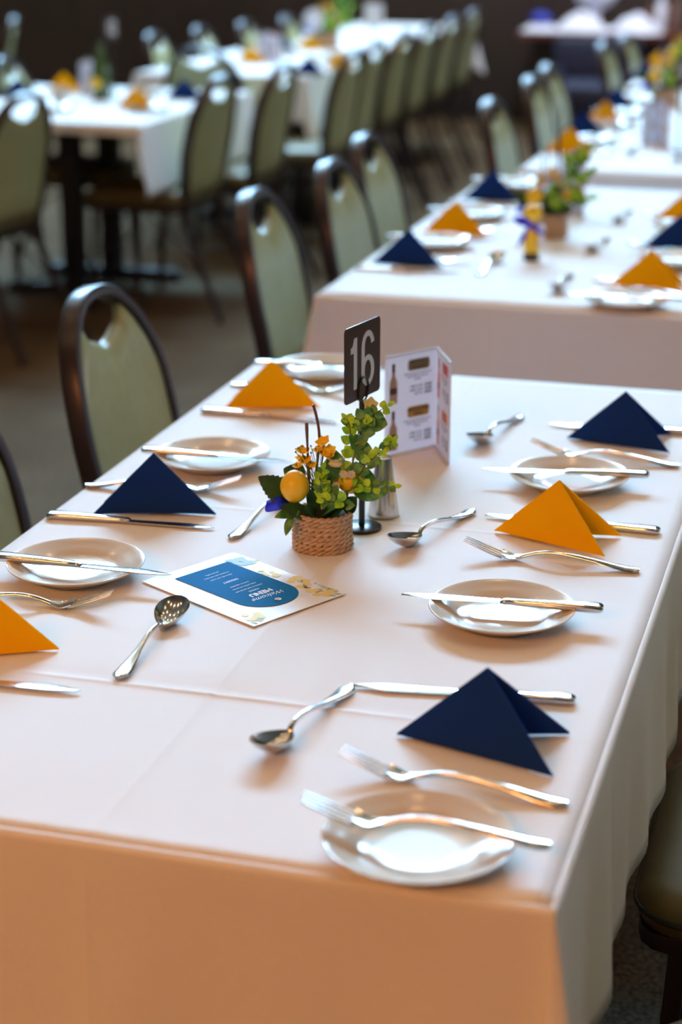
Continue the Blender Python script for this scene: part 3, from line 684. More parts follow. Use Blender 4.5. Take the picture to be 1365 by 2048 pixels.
# ------------------------------------------------------------------ rope basket
def rope_basket(rad, h, rows, seg=150, strands=2):
    m = MB(); rr = h / rows / 2
    for k in range(rows):
        z0 = rr + k * 2 * rr * 0.985; Rk = rad * (1 - 0.03 * (k / rows)) - rr
        tw = 24; off = random.uniform(0, 6)
        for s_ in range(strands):
            path = []
            for i in range(seg):
                a = 2 * math.pi * i / seg; ph = tw / 2 * a + math.pi * s_ * 2 / strands + off
                wob = 0.0004 * math.sin(5 * a + k)
                path.append(Vector(((Rk + rr * 0.52 * math.cos(ph) + wob) * math.cos(a), (Rk + rr * 0.52 * math.cos(ph) + wob) * math.sin(a), z0 + rr * 0.52 * math.sin(ph))))
            m.tube(path, rr * 0.72, 6, close=True)
    return m
def centrepiece(loc, label, size=1.0, full=True, extra_yaw=0.0):
    t = thing('plant_basket', label, 'centrepiece', loc, 0, 'rope basket centrepieces')
    rad, h = 0.0395, 0.050
    rope_basket(rad, h, 8 if full else 6, 150 if full else 90).build('basket', 'rope', t, 70)
    MB().lathe([(0.0005, 0.052), (0.018, 0.050), (0.030, 0.045), (0.0345, 0.036), (0.034, 0.002), (0.0005, 0.001)], 32).build('moss', 'moss', t)
    s = 0.000632
    def q(px, py, back=0.0):      # photo-shaped sketch of the bouquet, in the plane facing the aisle, back = distance behind it
        v = _r * ((px - 645) * s) + _fh * back
        return Vector((v.x, v.y, (1100 - py) * s / 0.955 - back * 0.30))
    toC = (-_fh * 0.95 + _z * 0.35)
    # lemons
    def lem(d): return Vector((d.x, d.y, d.z * (1 + 0.10 * abs(d.z) ** 3)))
    c = q(590, 978, -0.012); l = MB().ball(c, 0.0195, 28, 18, (0.96, 0.96, 1.0), lem).build('lemon', 'lemon', t, 80)
    c = q(703, 968, 0.008); MB().ball(c, 0.0170, 20, 12, (1.1, 1, 0.9), lem).build('lemon', 'lemon', t, 80)
    # large leaves
    def L1(a, b_, wd, mt, n=(0, 0, 0), curl=-0.1, serr=0, nn=10, fold=0.2, name='leaf'):
        m = MB(); nv = toC + Vector(n); leaf(m, a, b_, wd, nv, curl, fold, serr, nn); m.build(name, mt, t, 60)
    L1(q(592, 1015, 0.0), q(520, 957, -0.002), 0.036, 'leafd', (-0.2, 0, 0.6), -0.12, 0.07, 22, 0.25, 'serrated_leaf')
    L1(q(600, 1000, 0.005), q(545, 1012, -0.004), 0.034, 'leafd', (-0.3, 0, 0.2), 0.1, 0.07, 20, 0.25, 'serrated_leaf')
    L1(q(610, 965, 0.006), q(566, 945, 0.012), 0.030, 'leafd', (0, 0, 0.5), 0.1, 0.05, 16, name='serrated_leaf')
    L1(q(628, 1040, -0.01), q(562, 1018, -0.036), 0.026, 'leafd', (0, 0, 0.8), -0.05)
    L1(q(600, 1028, -0.02), q(552, 1036, -0.040), 0.016, 'leafm', (-0.3, 0, 0.4))
    L1(q(586, 1036, -0.03), q(570, 1072, -0.046), 0.012, 'leafm', (-0.4, 0, 0.1), -0.2)
    L1(q(650, 1040, -0.01), q(692, 1012, -0.034), 0.026, 'leafd', (0.2, 0, 0.8), -0.05)
    L1(q(668, 985, 0.0), q(672, 905, 0.010), 0.036, 'leafm', (0.1, 0, 0.2), 0.08)
    L1(q(700, 985, 0.0), q(714, 930, 0.000), 0.030, 'leafm', (0.3, 0, 0.2))
    L1(q(705, 985, 0.0), q(772, 990, -0.006), 0.036, 'leafm', (0, 0, 0.9), -0.15)
    L1(q(695, 960, 0.0), q(752, 965, 0.004), 0.034, 'leafm', (0.2, 0, 0.6), 0.1)
    L1(q(640, 1020, 0.0), q(625, 965, 0.0), 0.012, 'leafm')
    L1(q(640, 1045, -0.015), q(612, 1018, -0.040), 0.024, 'leafd', (0, 0, 0.9), -0.05)
    L1(q(655, 1045, -0.010), q(664, 1016, -0.040), 0.024, 'leafm', (0, 0, 0.9), -0.05)
    L1(q(640, 1030, 0.0), q(618, 985, -0.008), 0.022, 'leafd', (0, 0, 0.3))
    L1(q(660, 1030, 0.0), q(668, 975, 0.0), 0.026, 'leafd', (0.2, 0, 0.3))
    L1(q(690, 1030, 0.0), q(712, 1000, -0.010), 0.022, 'leafd', (0.2, 0, 0.6))
    # twigs
    MB().tube(smoothp([q(622, 1040), q(619, 985), q(616, 915), q(614, 850)], 5), 0.0022, 8, scale=[0.8 + 0.2 * math.sin(i) for i in range(16)]).build('twig', 'twig', t)
    MB().tube(smoothp([q(632, 1040, 0.01), q(632, 960, 0.01), q(639, 890, 0.01), q(636, 850, 0.01), q(627, 815, 0.01)], 5), 0.0018, 8).build('twig', 'twig', t)
    # yellow flowers
    stems = MB(); buds = MB(); fl = MB()
    spots = [(648, 892, 0.004, 12), (648, 912, 0.0, 11), (660, 908, 0.004, 10), (636, 908, 0.002, 8), (605, 912, 0.0, 12), (612, 930, -0.004, 11), (622, 938, -0.004, 9), (598, 940, 0.0, 9), (662, 920, 0.0, 9), (600, 925, 0.004, 8)]
    for (a, b_, bk, rr) in spots:
        c = q(a, b_, bk); n = (toC * 0.5 + _z * 0.8 + Vector((random.uniform(-.4, .4), random.uniform(-.3, .3), 0)))
        flower(fl, c, rr * s * 1.45, n, 5, 0.45)
        stems.tube(smoothp([q(638 + random.uniform(-8, 8), 1020), q((a + 635) / 2, (b_ + 1000) / 2), c], 4), 0.0007, 5)
    for _ in range(26):
        a, b_ = random.uniform(592, 675), random.uniform(895, 990); c = q(a, b_, random.uniform(-0.006, 0.008)); buds.ball(c, 0.0014, 6, 5)
        stems.tube([q(638 + (a - 638) * 0.5, b_ + 28), c], 0.0005, 4)
    fl.build('yellow_blossom', 'petal', t, 60); stems.build('stem', 'stem', t); buds.build('bud', 'stem', t)
    rs = MB(); c = q(672, 934, 0.0)
    for k in range(9): leaf(rs, c, c + (_r * math.cos(k * 0.7) * 0.014 + _z * (0.004 + 0.001 * (k % 3)) + _fh * math.sin(k * 0.7) * 0.012), 0.013, _z, 0.3, 0.5, n=6)
    rs.ball(c + _z * 0.001, 0.008, 14, 8, (1.2, 1, 0.6)); rs.build('cream_blossom', 'petalw', t, 60)
    gb = MB()
    for a, b_ in ((688, 955), (664, 985), (645, 1000), (703, 955), (672, 978)): flower(gb, q(a, b_, -0.012), 0.006, toC + Vector((0, 0, .4)), 7, 0.2)
    gb.build('white_blossom', 'petalg', t, 60)
    cs = MB(); flower(cs, q(742, 815, 0.03), 0.011, toC, 5, 0.5); flower(cs, q(735, 826, 0.03), 0.009, toC + _r, 5, 0.5); cs.build('cream_blossom', 'petalw', t, 60)
    # eucalyptus sprigs: stems with opposite round leaves
    for si, (pth, mt, sz) in enumerate([([(690, 1010, -.01), (700, 960, 0), (712, 905, .004), (722, 850, .004), (742, 838, .002), (775, 818, 0)], 'leafl', 0.021),
                                       ([(695, 1000, 0), (706, 930, .006), (702, 880, .006), (700, 855, .006), (694, 845, .006)], 'leafl', 0.018),
                                       ([(700, 985, -.004), (728, 940, 0), (752, 918, 0), (770, 900, -.002), (784, 888, -.002)], 'leafl', 0.017),
                                       ([(690, 990, -.01), (720, 978, -.012), (760, 980, -.014), (788, 978, -.016)], 'leafl', 0.016),
                                       ([(655, 1020, -.01), (650, 985, -.014), (640, 965, -.014), (645, 945, -.012)], 'leafl', 0.016),
                                       ([(668, 1030, -.014), (672, 1000, -.024), (650, 990, -.028), (640, 975, -.028)], 'leafl', 0.018),
                                       ([(672, 1035, -.016), (690, 1010, -.03), (660, 1008, -.034), (645, 1000, -.034)], 'leafl', 0.018)]):
        pts = smoothp([q(*p) for p in pth], 4); sm = MB().tube(pts, 0.0009, 6, scale=[1.4 - 0.9 * i / len(pts) for i in range(len(pts))]).build('eucalyptus_sprig', 'stem', t)
        lv = MB(); lv2 = MB(); n = len(pts)
        for i in range(3, n, 2):
            d = (pts[i] - pts[i - 1]).normalized(); sd = d.cross(toC).normalized()
            for s_ in (-1, 1):
                f = 1.0 - 0.45 * i / n; dirv = (sd * s_ * random.uniform(0.7, 1) + d * random.uniform(0.3, 0.8) + toC * random.uniform(-0.2, 0.4)).normalized()
                leaf(lv if random.random() < 0.6 else lv2, pts[i], pts[i] + dirv * sz * f * random.uniform(0.8, 1.1), sz * f * 0.85, toC + Vector((random.uniform(-.6, .6), random.uniform(-.5, .5), random.uniform(0, .7))), random.uniform(-.2, .2), 0.25, n=7, tipsharp=0.9)
        leaf(lv, pts[-1], pts[-1] + (pts[-1] - pts[-3]).normalized() * 0.011, 0.006, toC, n=5)
        lv.build('eucalyptus_leaves', 'leafl', sm, 60)
        if lv2.f: lv2.build('eucalyptus_leaves', 'leafm', sm, 60)
    # three large round leaves near the top
    for a, b_, rr, nx in ((755, 850, 0.026, 0.0), (722, 852, 0.022, 0.5), (737, 868, 0.018, -0.4), (728, 905, 0.024, 0.3), (742, 920, 0.02, 0.1), (716, 892, 0.02, -0.2)):
        m = MB(); c = q(a, b_, 0.006); leaf(m, c - _r * rr * 0.5 + _z * 0.002, c + _r * rr * 0.5 - _z * 0.003, rr * 0.95, toC + _r * nx, 0.1, 0.15, n=10); m.build('round_leaf', 'leafm', t, 60)
    # blue ribbon end
    rb = MB(); c = q(552, 1012, -0.004)
    rb.grid([[q(575, 1008, -.004), q(560, 998, -.006), q(545, 1000, -.008), q(533, 1008, -.010), q(529, 1020, -.012)],
             [q(577, 1016, -.010), q(562, 1012, -.014), q(547, 1014, -.016), q(535, 1018, -.016), q(530, 1026, -.016)],
             [q(578, 1024, -.006), q(563, 1026, -.008), q(548, 1028, -.010), q(537, 1030, -.012), q(531, 1029, -.014)]])
    o = rb.build('ribbon', 'ribbon', t, 60); sl = o.modifiers.new('t', 'SOLIDIFY'); sl.thickness = 0.0006
    t.rotation_euler = (0, 0, extra_yaw); t.scale = (size, size, size)
    return t
bf = at(645, 1113); bc = bf + _fh * 0.0385
centrepiece((bc.x, bc.y, CT), 'rope basket with lemon, yellow flowers and eucalyptus in the middle of table 16')

# ------------------------------------------------------------------ number stand
def number_stand(loc, number, label, yaw=R(77), pole=0.175, sx=0.05):
    t = thing('number_stand', label, 'table number', loc, 0, 'table number stands')
    MB().lathe([(0.0005, 0), (0.0255, 0), (0.0262, 0.001), (0.0262, 0.0035), (0.0245, 0.0045), (0.0005, 0.0045)], 48).build('base', 'black', t)
    MB().lathe([(0.0042, 0.004), (0.0042, pole)], 16, cap1=True).build('pole', 'black', t)
    d = Vector((math.cos(yaw), math.sin(yaw), 0)); n = Vector((d.y, -d.x, 0)); cz = pole + 0.053
    rg = MB()
    for s_ in (-1, 1):
        path = [n * (s_ * 0.0022) + Vector((0, 0, pole + 0.0155)) + d * (0.0125 * math.cos(a)) + _z * (0.0155 * math.sin(a)) for a in [2 * math.pi * k / 28 for k in range(28)]]
        rg.tube(path, 0.0013, 8, close=True, up=n)
    rg.build('clip', 'black', t)
    c0 = d * 0.0; hw = 0.0475; hh = 0.0495
    m = MB(); m.prism(rrect(hw, hh, 0.006, 4), Vector((0, 0, cz)) - n * 0.0007, d, _z, 0.0014); cardo = m.build('sign_card', 'card', t, 30)
    tx = MB(); O = Vector((0, 0, cz)) + n * 0.0008
    def stroke(poly_o, poly_i):   # ring between two loops
        k = len(poly_o); tx.grid([[O + d * p[0] + _z * p[1] for p in poly_o], [O + d * p[0] + _z * p[1] for p in poly_i]], close_v=True, flip=True)
    if number == '16':
        # 1
        one = [(-0.0235, 0.0335), (-0.0155, 0.0335), (-0.0155, -0.034), (-0.0245, -0.034), (-0.0245, 0.014), (-0.0325, 0.014), (-0.0325, 0.0215), (-0.0275, 0.0235)]
        tx.add([O + d * x + _z * y for x, y in one], [(0, 7, 6, 5, 4, 3, 2, 1)[::-1]])
        # 6 : lower bowl ring and sweeping stem
        cx = 0.0135
        k = 40
        outer = [(cx + 0.0175 * math.cos(2 * math.pi * i / k), -0.0155 + 0.0205 * math.sin(2 * math.pi * i / k)) for i in range(k)]
        inner = [(cx + 0.0085 * math.cos(2 * math.pi * i / k), -0.0155 + 0.0135 * math.sin(2 * math.pi * i / k)) for i in range(k)]
        stroke(outer, inner)
        # stem: centre line widths
        oo, ii = [], []
        for i in range(25):
            a = R(12 + (190 - 12) * i / 24)
            oo.append((cx + 0.0175 * math.cos(a), 0.0155 + 0.0215 * math.sin(a))); ii.append((cx + 0.0088 * math.cos(a), 0.0155 + 0.0140 * math.sin(a)))
        oo += [(cx - 0.0175, 0.0), (cx - 0.0175, -0.0155)]; ii += [(cx - 0.0090, 0.0), (cx - 0.0088, -0.0155)]
        tx.grid([[O + n * 0.0001 + d * p[0] + _z * p[1] for p in oo], [O + n * 0.0001 + d * p[0] + _z * p[1] for p in ii]], flip=True)
    else:
        tx.text(number, 0.075, O, d, _z, 0.0001, 0.003, 0.8)
    tx.build('numerals', 'white', cardo, 0)
    return t
sp = at(724, 1057)
number_stand((sp.x, sp.y, CT), '16', 'black table number stand with a square card reading 16')

# ------------------------------------------------------------------ steel shaker
def shaker(loc, label):
    t = thing('steel_shaker', label, 'shaker', loc)
    MB().lathe([(0.0005, 0), (0.0205, 0), (0.0212, 0.0012), (0.0205, 0.006), (0.0108, 0.0795), (0.0104, 0.0808), (0.0098, 0.0800)], 48).build('body', 'steel2', t, 50)
    MB().lathe([(0.0100, 0.0800), (0.0085, 0.0775), (0.0005, 0.0768)], 32).build('cap', 'steel_top', t, 50)
    return t
p = at(768, 1038) + _fh * 0.018
shaker((p.x, p.y, CT), 'tapered steel shaker standing between number stand and price card')

# ------------------------------------------------------------------ standing price card (V-shaped)
def bottle_shape(w_, h_):
    return [(-w_ / 2, 0), (w_ / 2, 0), (w_ / 2, h_ * 0.52), (w_ * 0.42, h_ * 0.6), (w_ * 0.2, h_ * 0.70), (w_ * 0.17, h_), (-w_ * 0.17, h_), (-w_ * 0.2, h_ * 0.70), (-w_ * 0.42, h_ * 0.6), (-w_ / 2, h_ * 0.52)]
def price_card(A, B, C, label, hgt=0.153, detail=True):
    """A, C: free bottom corners, B: spine"""
    A, B, C = [Vector((p[0], p[1], 0)) for p in (A, B, C)]; O = B.copy()
    t = thing('price_card', label, 'menu card', (O.x, O.y, CT), 0, 'standing price cards'); A -= O; C -= O; B = Vector((0, 0, 0))
    for idx, (P0, P1) in enumerate(((A, B), (B, C))):
        d = (P1 - P0); Wd = d.length; d.normalize(); n = Vector((d.y, -d.x, 0))
        m = MB(); m.prism([(0, 0), (Wd, 0), (Wd, hgt), (0, hgt)], P0 - n * 0.0015, d, _z, 0.0015); pn = m.build('panel', 'paper', t, 0)
        e = MB(); e.box((0, 0, 0), (0, 0, 0)); e = MB()
        e.prism([(0, -0.0), (Wd, 0), (Wd, 0.003), (0, 0.003)], P0 + n * 0.0003, d, _z, 0.004); e.build('holder_lip', 'acrylic', pn, 0); e = MB(); e.prism([(0, hgt - 0.0015), (Wd, hgt - 0.0015), (Wd, hgt + 0.001), (0, hgt + 0.001)], P0 - n * 0.002, d, _z, 0.003)
        e.build('holder_rim', 'acrylic', pn, 0)
        O2 = P0 + n * 0.0002
        def U(u, v): return P0 + n * 0.0004 + d * u + _z * v
        for half in (0, 1):
            y0 = 0.080 if half == 0 else 0.008
            mats_ = [('olive', 'ink'), ('gold', 'ink')][half] if idx == 0 else [('redp', 'ink'), ('orangep', 'ink')][half]
            bd = MB(); bd.prism([(p[0] + Wd * 0.64, p[1] + y0 + 0.054) for p in rrect(Wd * 0.21, 0.0085, 0.0045, 4)], O2, d, _z, 0.0001); bd.build('title_band', mats_[0], pn, 0)
            bt = MB(); bt.prism([(p[0] + Wd * 0.155, p[1] + y0) for p in bottle_shape(Wd * 0.15, 0.060)], O2, d, _z, 0.0001); bto = bt.build('bottle_picture', 'bottlep' if idx == 0 else mats_[0], pn, 0)
            bk = MB(); h_ = 0.060
            bk.prism([(Wd * 0.155 - Wd * 0.028, y0 + h_ * 0.80), (Wd * 0.155 + Wd * 0.028, y0 + h_ * 0.80), (Wd * 0.155 + Wd * 0.028, y0 + h_ * 1.01), (Wd * 0.155 - Wd * 0.028, y0 + h_ * 1.01)], O2 + n * 0.0001, d, _z, 0.0001)
            bk.prism([(Wd * 0.155 - Wd * 0.07, y0 + h_ * 0.24), (Wd * 0.155 + Wd * 0.07, y0 + h_ * 0.24), (Wd * 0.155 + Wd * 0.07, y0 + h_ * 0.40), (Wd * 0.155 - Wd * 0.07, y0 + h_ * 0.40)], O2 + n * 0.0001, d, _z, 0.0001)
            bk.build('bottle_label', 'bottledark', bto, 0)
            if detail:
                tx = MB(); title = [('BETTY & LE', 'SAUVIGNON'), ('HOLLIS & PARK', 'SHIRAZ')][half] if idx == 0 else [('BLOCK', 'ROSE'), ('RED', 'GOLD')][half]
                tx.text(title[0], 0.0070, U(Wd * 0.64, y0 + 0.0575), d, _z, 0.0003, 0.00025, 0.9); tx.text(title[1], 0.0058, U(Wd * 0.64, y0 + 0.0505), d, _z, 0.0003, 0.0002, 0.9)
                for k, s_ in enumerate(('a fresh and zesty wine with lemon and', 'lime that leads to a long crisp', 'dry finish')): tx.text(s_, 0.0042, U(Wd * 0.62, y0 + 0.041 - k * 0.0045), d, _z, 0.0, 0.0001, 0.8)
                for k, (s_, pr_) in enumerate((('150ML GLASS', '$10.00'), ('250ML GLASS', '$14.00'), ('BOTTLE', '$40.00'))):
                    tx.text(s_, 0.0050, U(Wd * 0.72, y0 + 0.021 - k * 0.0058), d, _z, 0.0, 0.0001, 0.85, align='RIGHT'); tx.text(pr_, 0.0056, U(Wd * 0.76, y0 + 0.021 - k * 0.0058), d, _z, 0.0, 0.0003, 0.85, align='LEFT')
                tx.build('printed_text', 'ink', pn, 0)
    return t
price_card(a2(770, 916, 0.75), a2(872, 893, 0.75), a2(898, 930, 0.75), 'white V-shaped price card with bottle pictures behind the steel shaker')

# ------------------------------------------------------------------ printed menu lying on the table
def menu_card():
    c1, c2, c3, c4 = [at(*p) for p in ((278, 1163), (470, 1110), (700, 1193), (505, 1257))]
    O = (c1 + c2 + c3 + c4) / 4; dy = ((c1 - c4) + (c2 - c3)).normalized(); n = _z; dx = dy.cross(n)   # long axis from the arch end to the foot
    # text is read from the far right: its top is at the arch end
    Lg = 0.203; Wg = 0.148; t = thing('menu_sheet', 'printed menu sheet with a blue arch lying on the white cloth', 'menu', (O.x, O.y, CT + 0.0012), 0)
    up = -dy; rt = up.cross(_z)      # up = direction text top points to ; rt = right of the text
    MB().prism([(-Wg / 2, -Lg / 2), (Wg / 2, -Lg / 2), (Wg / 2, Lg / 2), (-Wg / 2, Lg / 2)], (0, 0, 0), rt, up, 0.0010).build('sheet', 'cardpap', t, 0)
    def Z(k): return _z * (0.00105 + 0.00012 * k)
    aw = 0.043; arch = [(-aw, -Lg / 2 + 0.022), (aw, -Lg / 2 + 0.022), (aw, 0.035)] + [(aw * math.cos(R(a)), 0.035 + 0.040 * math.sin(R(a))) for a in range(10, 180, 10)] + [(-aw, 0.035)]
    off = 0.012
    arch = [(x - 0.002, y) for x, y in arch]
    zc_ = [0.0]
    def blob(mb, x, y, r_, k, ir=0.25):
        zc_[0] += 4e-6; k = k + zc_[0] / 0.00012
        mb.add([rt * x + up * y + Z(k)] + [rt * (x + r_ * (1 + random.uniform(-ir, ir)) * math.cos(2 * math.pi * i / 16)) + up * (y + r_ * (1 + random.uniform(-ir, ir)) * math.sin(2 * math.pi * i / 16)) + Z(k) for i in range(16)], [(0, 1 + i, 1 + (i + 1) % 16) for i in range(16)])
    yl, bl, gr = MB(), MB(), MB()
    for cx, cy, nn in ((-0.058, 0.078, 5), (-0.060, 0.035, 4), (-0.052, -0.01, 2), (-0.058, -0.068, 2), (0.056, 0.082, 3)):
        for _ in range(nn * 3):
            for _p in range(1): blob(yl, max(-.070, min(.070, cx + random.uniform(-.012, .012))), cy + random.uniform(-.014, .014), random.uniform(.003, .0065), 1)
        for _ in range(nn):
            x_, y_ = max(-.068, min(.068, cx + random.uniform(-.014, .014))), cy + random.uniform(-.02, .02); a = random.uniform(0, 6)
            dd = rt * math.cos(a) + up * math.sin(a); b0 = rt * x_ + up * y_ + Z(3); leaf(gr, b0, b0 + dd * 0.010, 0.003, _z, 0, 0, n=4)
    for _ in range(12): blob(bl, -0.056 + random.uniform(-.010, .010), -0.072 + random.uniform(-.014, .014) , random.uniform(.004, .008), 2)
    for _ in range(9): blob(bl, -0.071 + random.uniform(0, .002), 0.050 + 0.046 * random.random(), 0.0018, 2)
    pr = MB()
    for k, mb in enumerate((yl, bl, gr)): pr.m = k; pr.add(mb.v, mb.f)
    pr.build('floral_print', ['wyel', 'wblue', 'wgrn'], t, 0)
    a_ = MB(); a_.prism(arch, Z(4), rt, up, 0.00005); ar = a_.build('blue_arch', 'cyan', t, 0)
    tx = MB(); U = lambda x, y: rt * (x - 0.002) + up * y + Z(6)
    tx.text('Welcome', 0.0125, U(-0.002, 0.042), rt, up, 0, 0.0, 1.0, 0.6); tx.text('MENU', 0.0125, U(0, 0.029), rt, up, 0, 0.0004)
    flower(tx, U(0, 0.060), 0.0045, _z, 6, 0.0)
    y = 0.017
    for s_, z_ in (('MAINS', 0.0052), ('chicken or beef served with', 0.0038), ('roast potato and greens', 0.0038), ('seasonal vegetables', 0.0038), ('', 0.003), ('DESSERT', 0.0062), ('', 0.002), ('lemon tart with cream', 0.0038), ('chocolate cake with berry', 0.0038), ('tea and coffee', 0.0038)):
        if s_: tx.text(s_, z_, U(0, y), rt, up, 0, 0.0)
        y -= 0.0085
    tx.build('printed_text', 'white', ar, 0)
    return t
menu_card()

# ------------------------------------------------------------------ second table
L2, R2_ = -1.10, -0.27
def nap_at(pxs, colour, label): napkin(a2(*pxs[0]), a2(*pxs[1]), a2(*pxs[2]), colour, label)
def left_set(e, y, lab, k=1):
    knife((e + 0.245, y - 0.035), (e + 0.012, y - 0.055), 'steel knife in front of the ' + lab)
    fork((e + 0.252, y + 0.085), (e + 0.03, y + 0.075), 'steel fork behind the ' + lab)
    plate(e + 0.125, y + 0.265, 'white side plate beyond the ' + lab)
    knife((e + 0.235, y + 0.262), (e + 0.0, y + 0.262), 'steel knife on the plate beyond the ' + lab, CT + 0.0165)
for (a, b_, top_, colour, lab) in [((885, 535), (755, 527), 0, 'blue', 'near left navy napkin, second table'), ((975, 472), (857, 466), 0, 'yellow', 'left side yellow napkin, second table'), ((1043, 404), (944, 400), 0, 'blue', 'far left navy napkin, second table')]:
    P0 = a2(*a); P1 = a2(*b_); P1 = Vector(P1); P0v = Vector(P0); d = (P1 - P0v).normalized(); P1 = P0v + d * 0.165; a_ = R(-24); P2 = P0v + Vector((d.x * math.cos(a_) - d.y * math.sin(a_), d.x * math.sin(a_) + d.y * math.cos(a_))) * 0.165
    napkin(P0, P1, P2, colour, lab); left_set(L2, P0v.y - 0.01, lab)
def right_nap(px0, px1, colour, lab):
    P0v = Vector(a2(*px0)); P1 = Vector(a2(*px1)); d = (P1 - P0v).normalized(); P1 = P0v + d * 0.165; a_ = R(30); P2 = P0v + Vector((d.x * math.cos(a_) - d.y * math.sin(a_), d.x * math.sin(a_) + d.y * math.cos(a_))) * 0.165
    napkin(P0v, P1, P2, colour, lab); return P0v
for px0, px1, colour, lab in [((1222, 568), (1340, 582), 'yellow', 'near right yellow napkin, second table'), ((1287, 493), (1400, 502), 'blue', 'right side navy napkin, second table'), ((1313, 434), (1420, 442), 'yellow', 'far right yellow napkin, second table')]:
    P0v = right_nap(px0, px1, colour, lab)
    knife((P0v.x - 0.04, P0v.y + 0.045), (P0v.x + 0.19, P0v.y + 0.07), 'steel knife behind the ' + lab)
    fork((P0v.x - 0.03, P0v.y - 0.06), (P0v.x + 0.19, P0v.y - 0.09), 'steel fork in front of the ' + lab)
    if colour == 'yellow' and px0[0] == 1222: plate(P0v.x + 0.06, P0v.y - 0.20, 'white side plate at the near right corner of the second table'); knife((P0v.x - 0.06, P0v.y - 0.20), (P0v.x + 0.175, P0v.y - 0.19), 'steel knife on the plate at the near right corner of second table', CT + 0.0165)
    else: plate(P0v.x + 0.10, P0v.y - 0.20, 'white side plate in front of the ' + lab)
spoon(a2(1000, 508, 0.765), a2(958, 550), 'steel spoon with bright bowl on the left part of the second table')
spoon(a2(1112, 572, 0.765), a2(1140, 552), 'steel spoon nearest the front edge of the second table')
spoon(a2(1180, 494, 0.765), a2(1215, 478), 'steel spoon in the middle of the second table')
spoon(a2(1232, 437, 0.765), a2(1262, 422), 'steel spoon at the far end of the second table')
p = at(1095, 477)
centrepiece((p.x, p.y + 0.03, CT), 'blurred rope basket with greenery and yellow flowers on the second table', 1.15, False)
p = at(1118, 462) + _fh * 0.06
number_stand((p.x, p.y, CT), '17', 'tall black number stand behind the basket on the second table', pole=0.20, yaw=R(101))
price_card(a2(1122, 428, 0.75), a2(1150, 418, 0.75), a2(1168, 436, 0.75), 'blurred white price card behind the basket on the second table')
# small yellow bottle on black base with a blue bow
p = at(1063, 520)
t = thing('ribboned_bottle', 'small yellow bottle with blue bow on a black base, second table', 'bottle', (p.x, p.y, CT))
MB().lathe([(0.0005, 0), (0.018, 0), (0.018, 0.016), (0.0005, 0.017)], 24).build('base', 'black', t)
MB().lathe([(0.016, 0.017), (0.019, 0.03), (0.0195, 0.062), (0.013, 0.076), (0.009, 0.082), (0.011, 0.092), (0.0005, 0.094)], 24).build('bottle_body', 'lemon', t)
MB().ball((0, 0, 0.108), 0.0225, 18, 12, (1, 1, 0.8)).build('round_stopper', 'petal', t)
b_ = MB(); leaf(b_, (0, -0.012, 0.085), (-0.045, -0.014, 0.095), 0.022, (0, -1, 0.3)); leaf(b_, (0, -0.012, 0.085), (0.03, -0.012, 0.06), 0.016, (0, -1, 0.3)); leaf(b_, (0, -0.012, 0.085), (-0.03, -0.02, 0.03), 0.012, (0, -1, 0.3)); b_.build('bow', 'ribbon', t)
b_ = MB(); b_.prism([(0, 0), (0.014, 0), (0.014, 0.055), (0, 0.055)], (0.016, -0.012, 0.03), (1, 0.2, 0), _z, 0.001); b_.build('tag', 'paper', t, 0)
# ------------------------------------------------------------------ third table
for a, b_, colour, lab in [((1190, 307), (1116, 305), 'yellow', 'nearest yellow napkin, third table'), ((1216, 272), (1160, 270), 'blue', 'nearer navy napkin, third table'), ((1256, 248), (1196, 246), 'yellow', 'farther yellow napkin, third table'), ((1276, 218), (1236, 216), 'blue', 'farthest navy napkin, third table')]:
    P0v = Vector(a2(*a)); d = Vector((-1, -0.06)).normalized(); P1 = P0v + d * 0.165; a_ = R(-24); P2 = P0v + Vector((d.x * math.cos(a_) - d.y * math.sin(a_), d.x * math.sin(a_) + d.y * math.cos(a_))) * 0.165
    napkin(P0v, P1, P2, colour, lab); left_set(-1.035, P0v.y - 0.0, lab)
price_card(a2(1283, 292, 0.75), a2(1318, 284, 0.75), a2(1338, 298, 0.75), 'white price card with dusky picture on the third table', 0.14)
p = at(1330, 212)
centrepiece((p.x, p.y, CT), 'blurred bouquet of yellow flowers and greenery on the third table', 1.35, False)
p = at(1356, 305)
number_stand((p.x, p.y, CT), '18', 'slim number stand at the right edge on the third table', pole=0.2)
spoon(a2(1258, 305, 0.765), a2(1275, 292), 'steel spoon beside the price card on the third table')
spoon(a2(1352, 318, 0.765), a2(1368, 306), 'steel spoon by the slim stand on the third table')
# fourth table
for px0, colour, lab in [((1330, 160), 'blue', 'navy napkin nearest on the farthest right table'), ((1352, 138), 'yellow', 'yellow napkin on the farthest right table above the bouquet'), ((1362, 122), 'blue', 'navy napkin at the far end of the farthest right table')]:
    P0v = Vector(a2(*px0)); d = Vector((-1, -0.06)).normalized(); a_ = R(-24)
    napkin(P0v, P0v + d * 0.165, P0v + Vector((d.x * math.cos(a_) - d.y * math.sin(a_), d.x * math.sin(a_) + d.y * math.cos(a_))) * 0.165, colour, lab)
p = at(1362, 150)
centrepiece((p.x, p.y, CT), 'faint yellow bouquet on the farthest right table', 1.2, False)
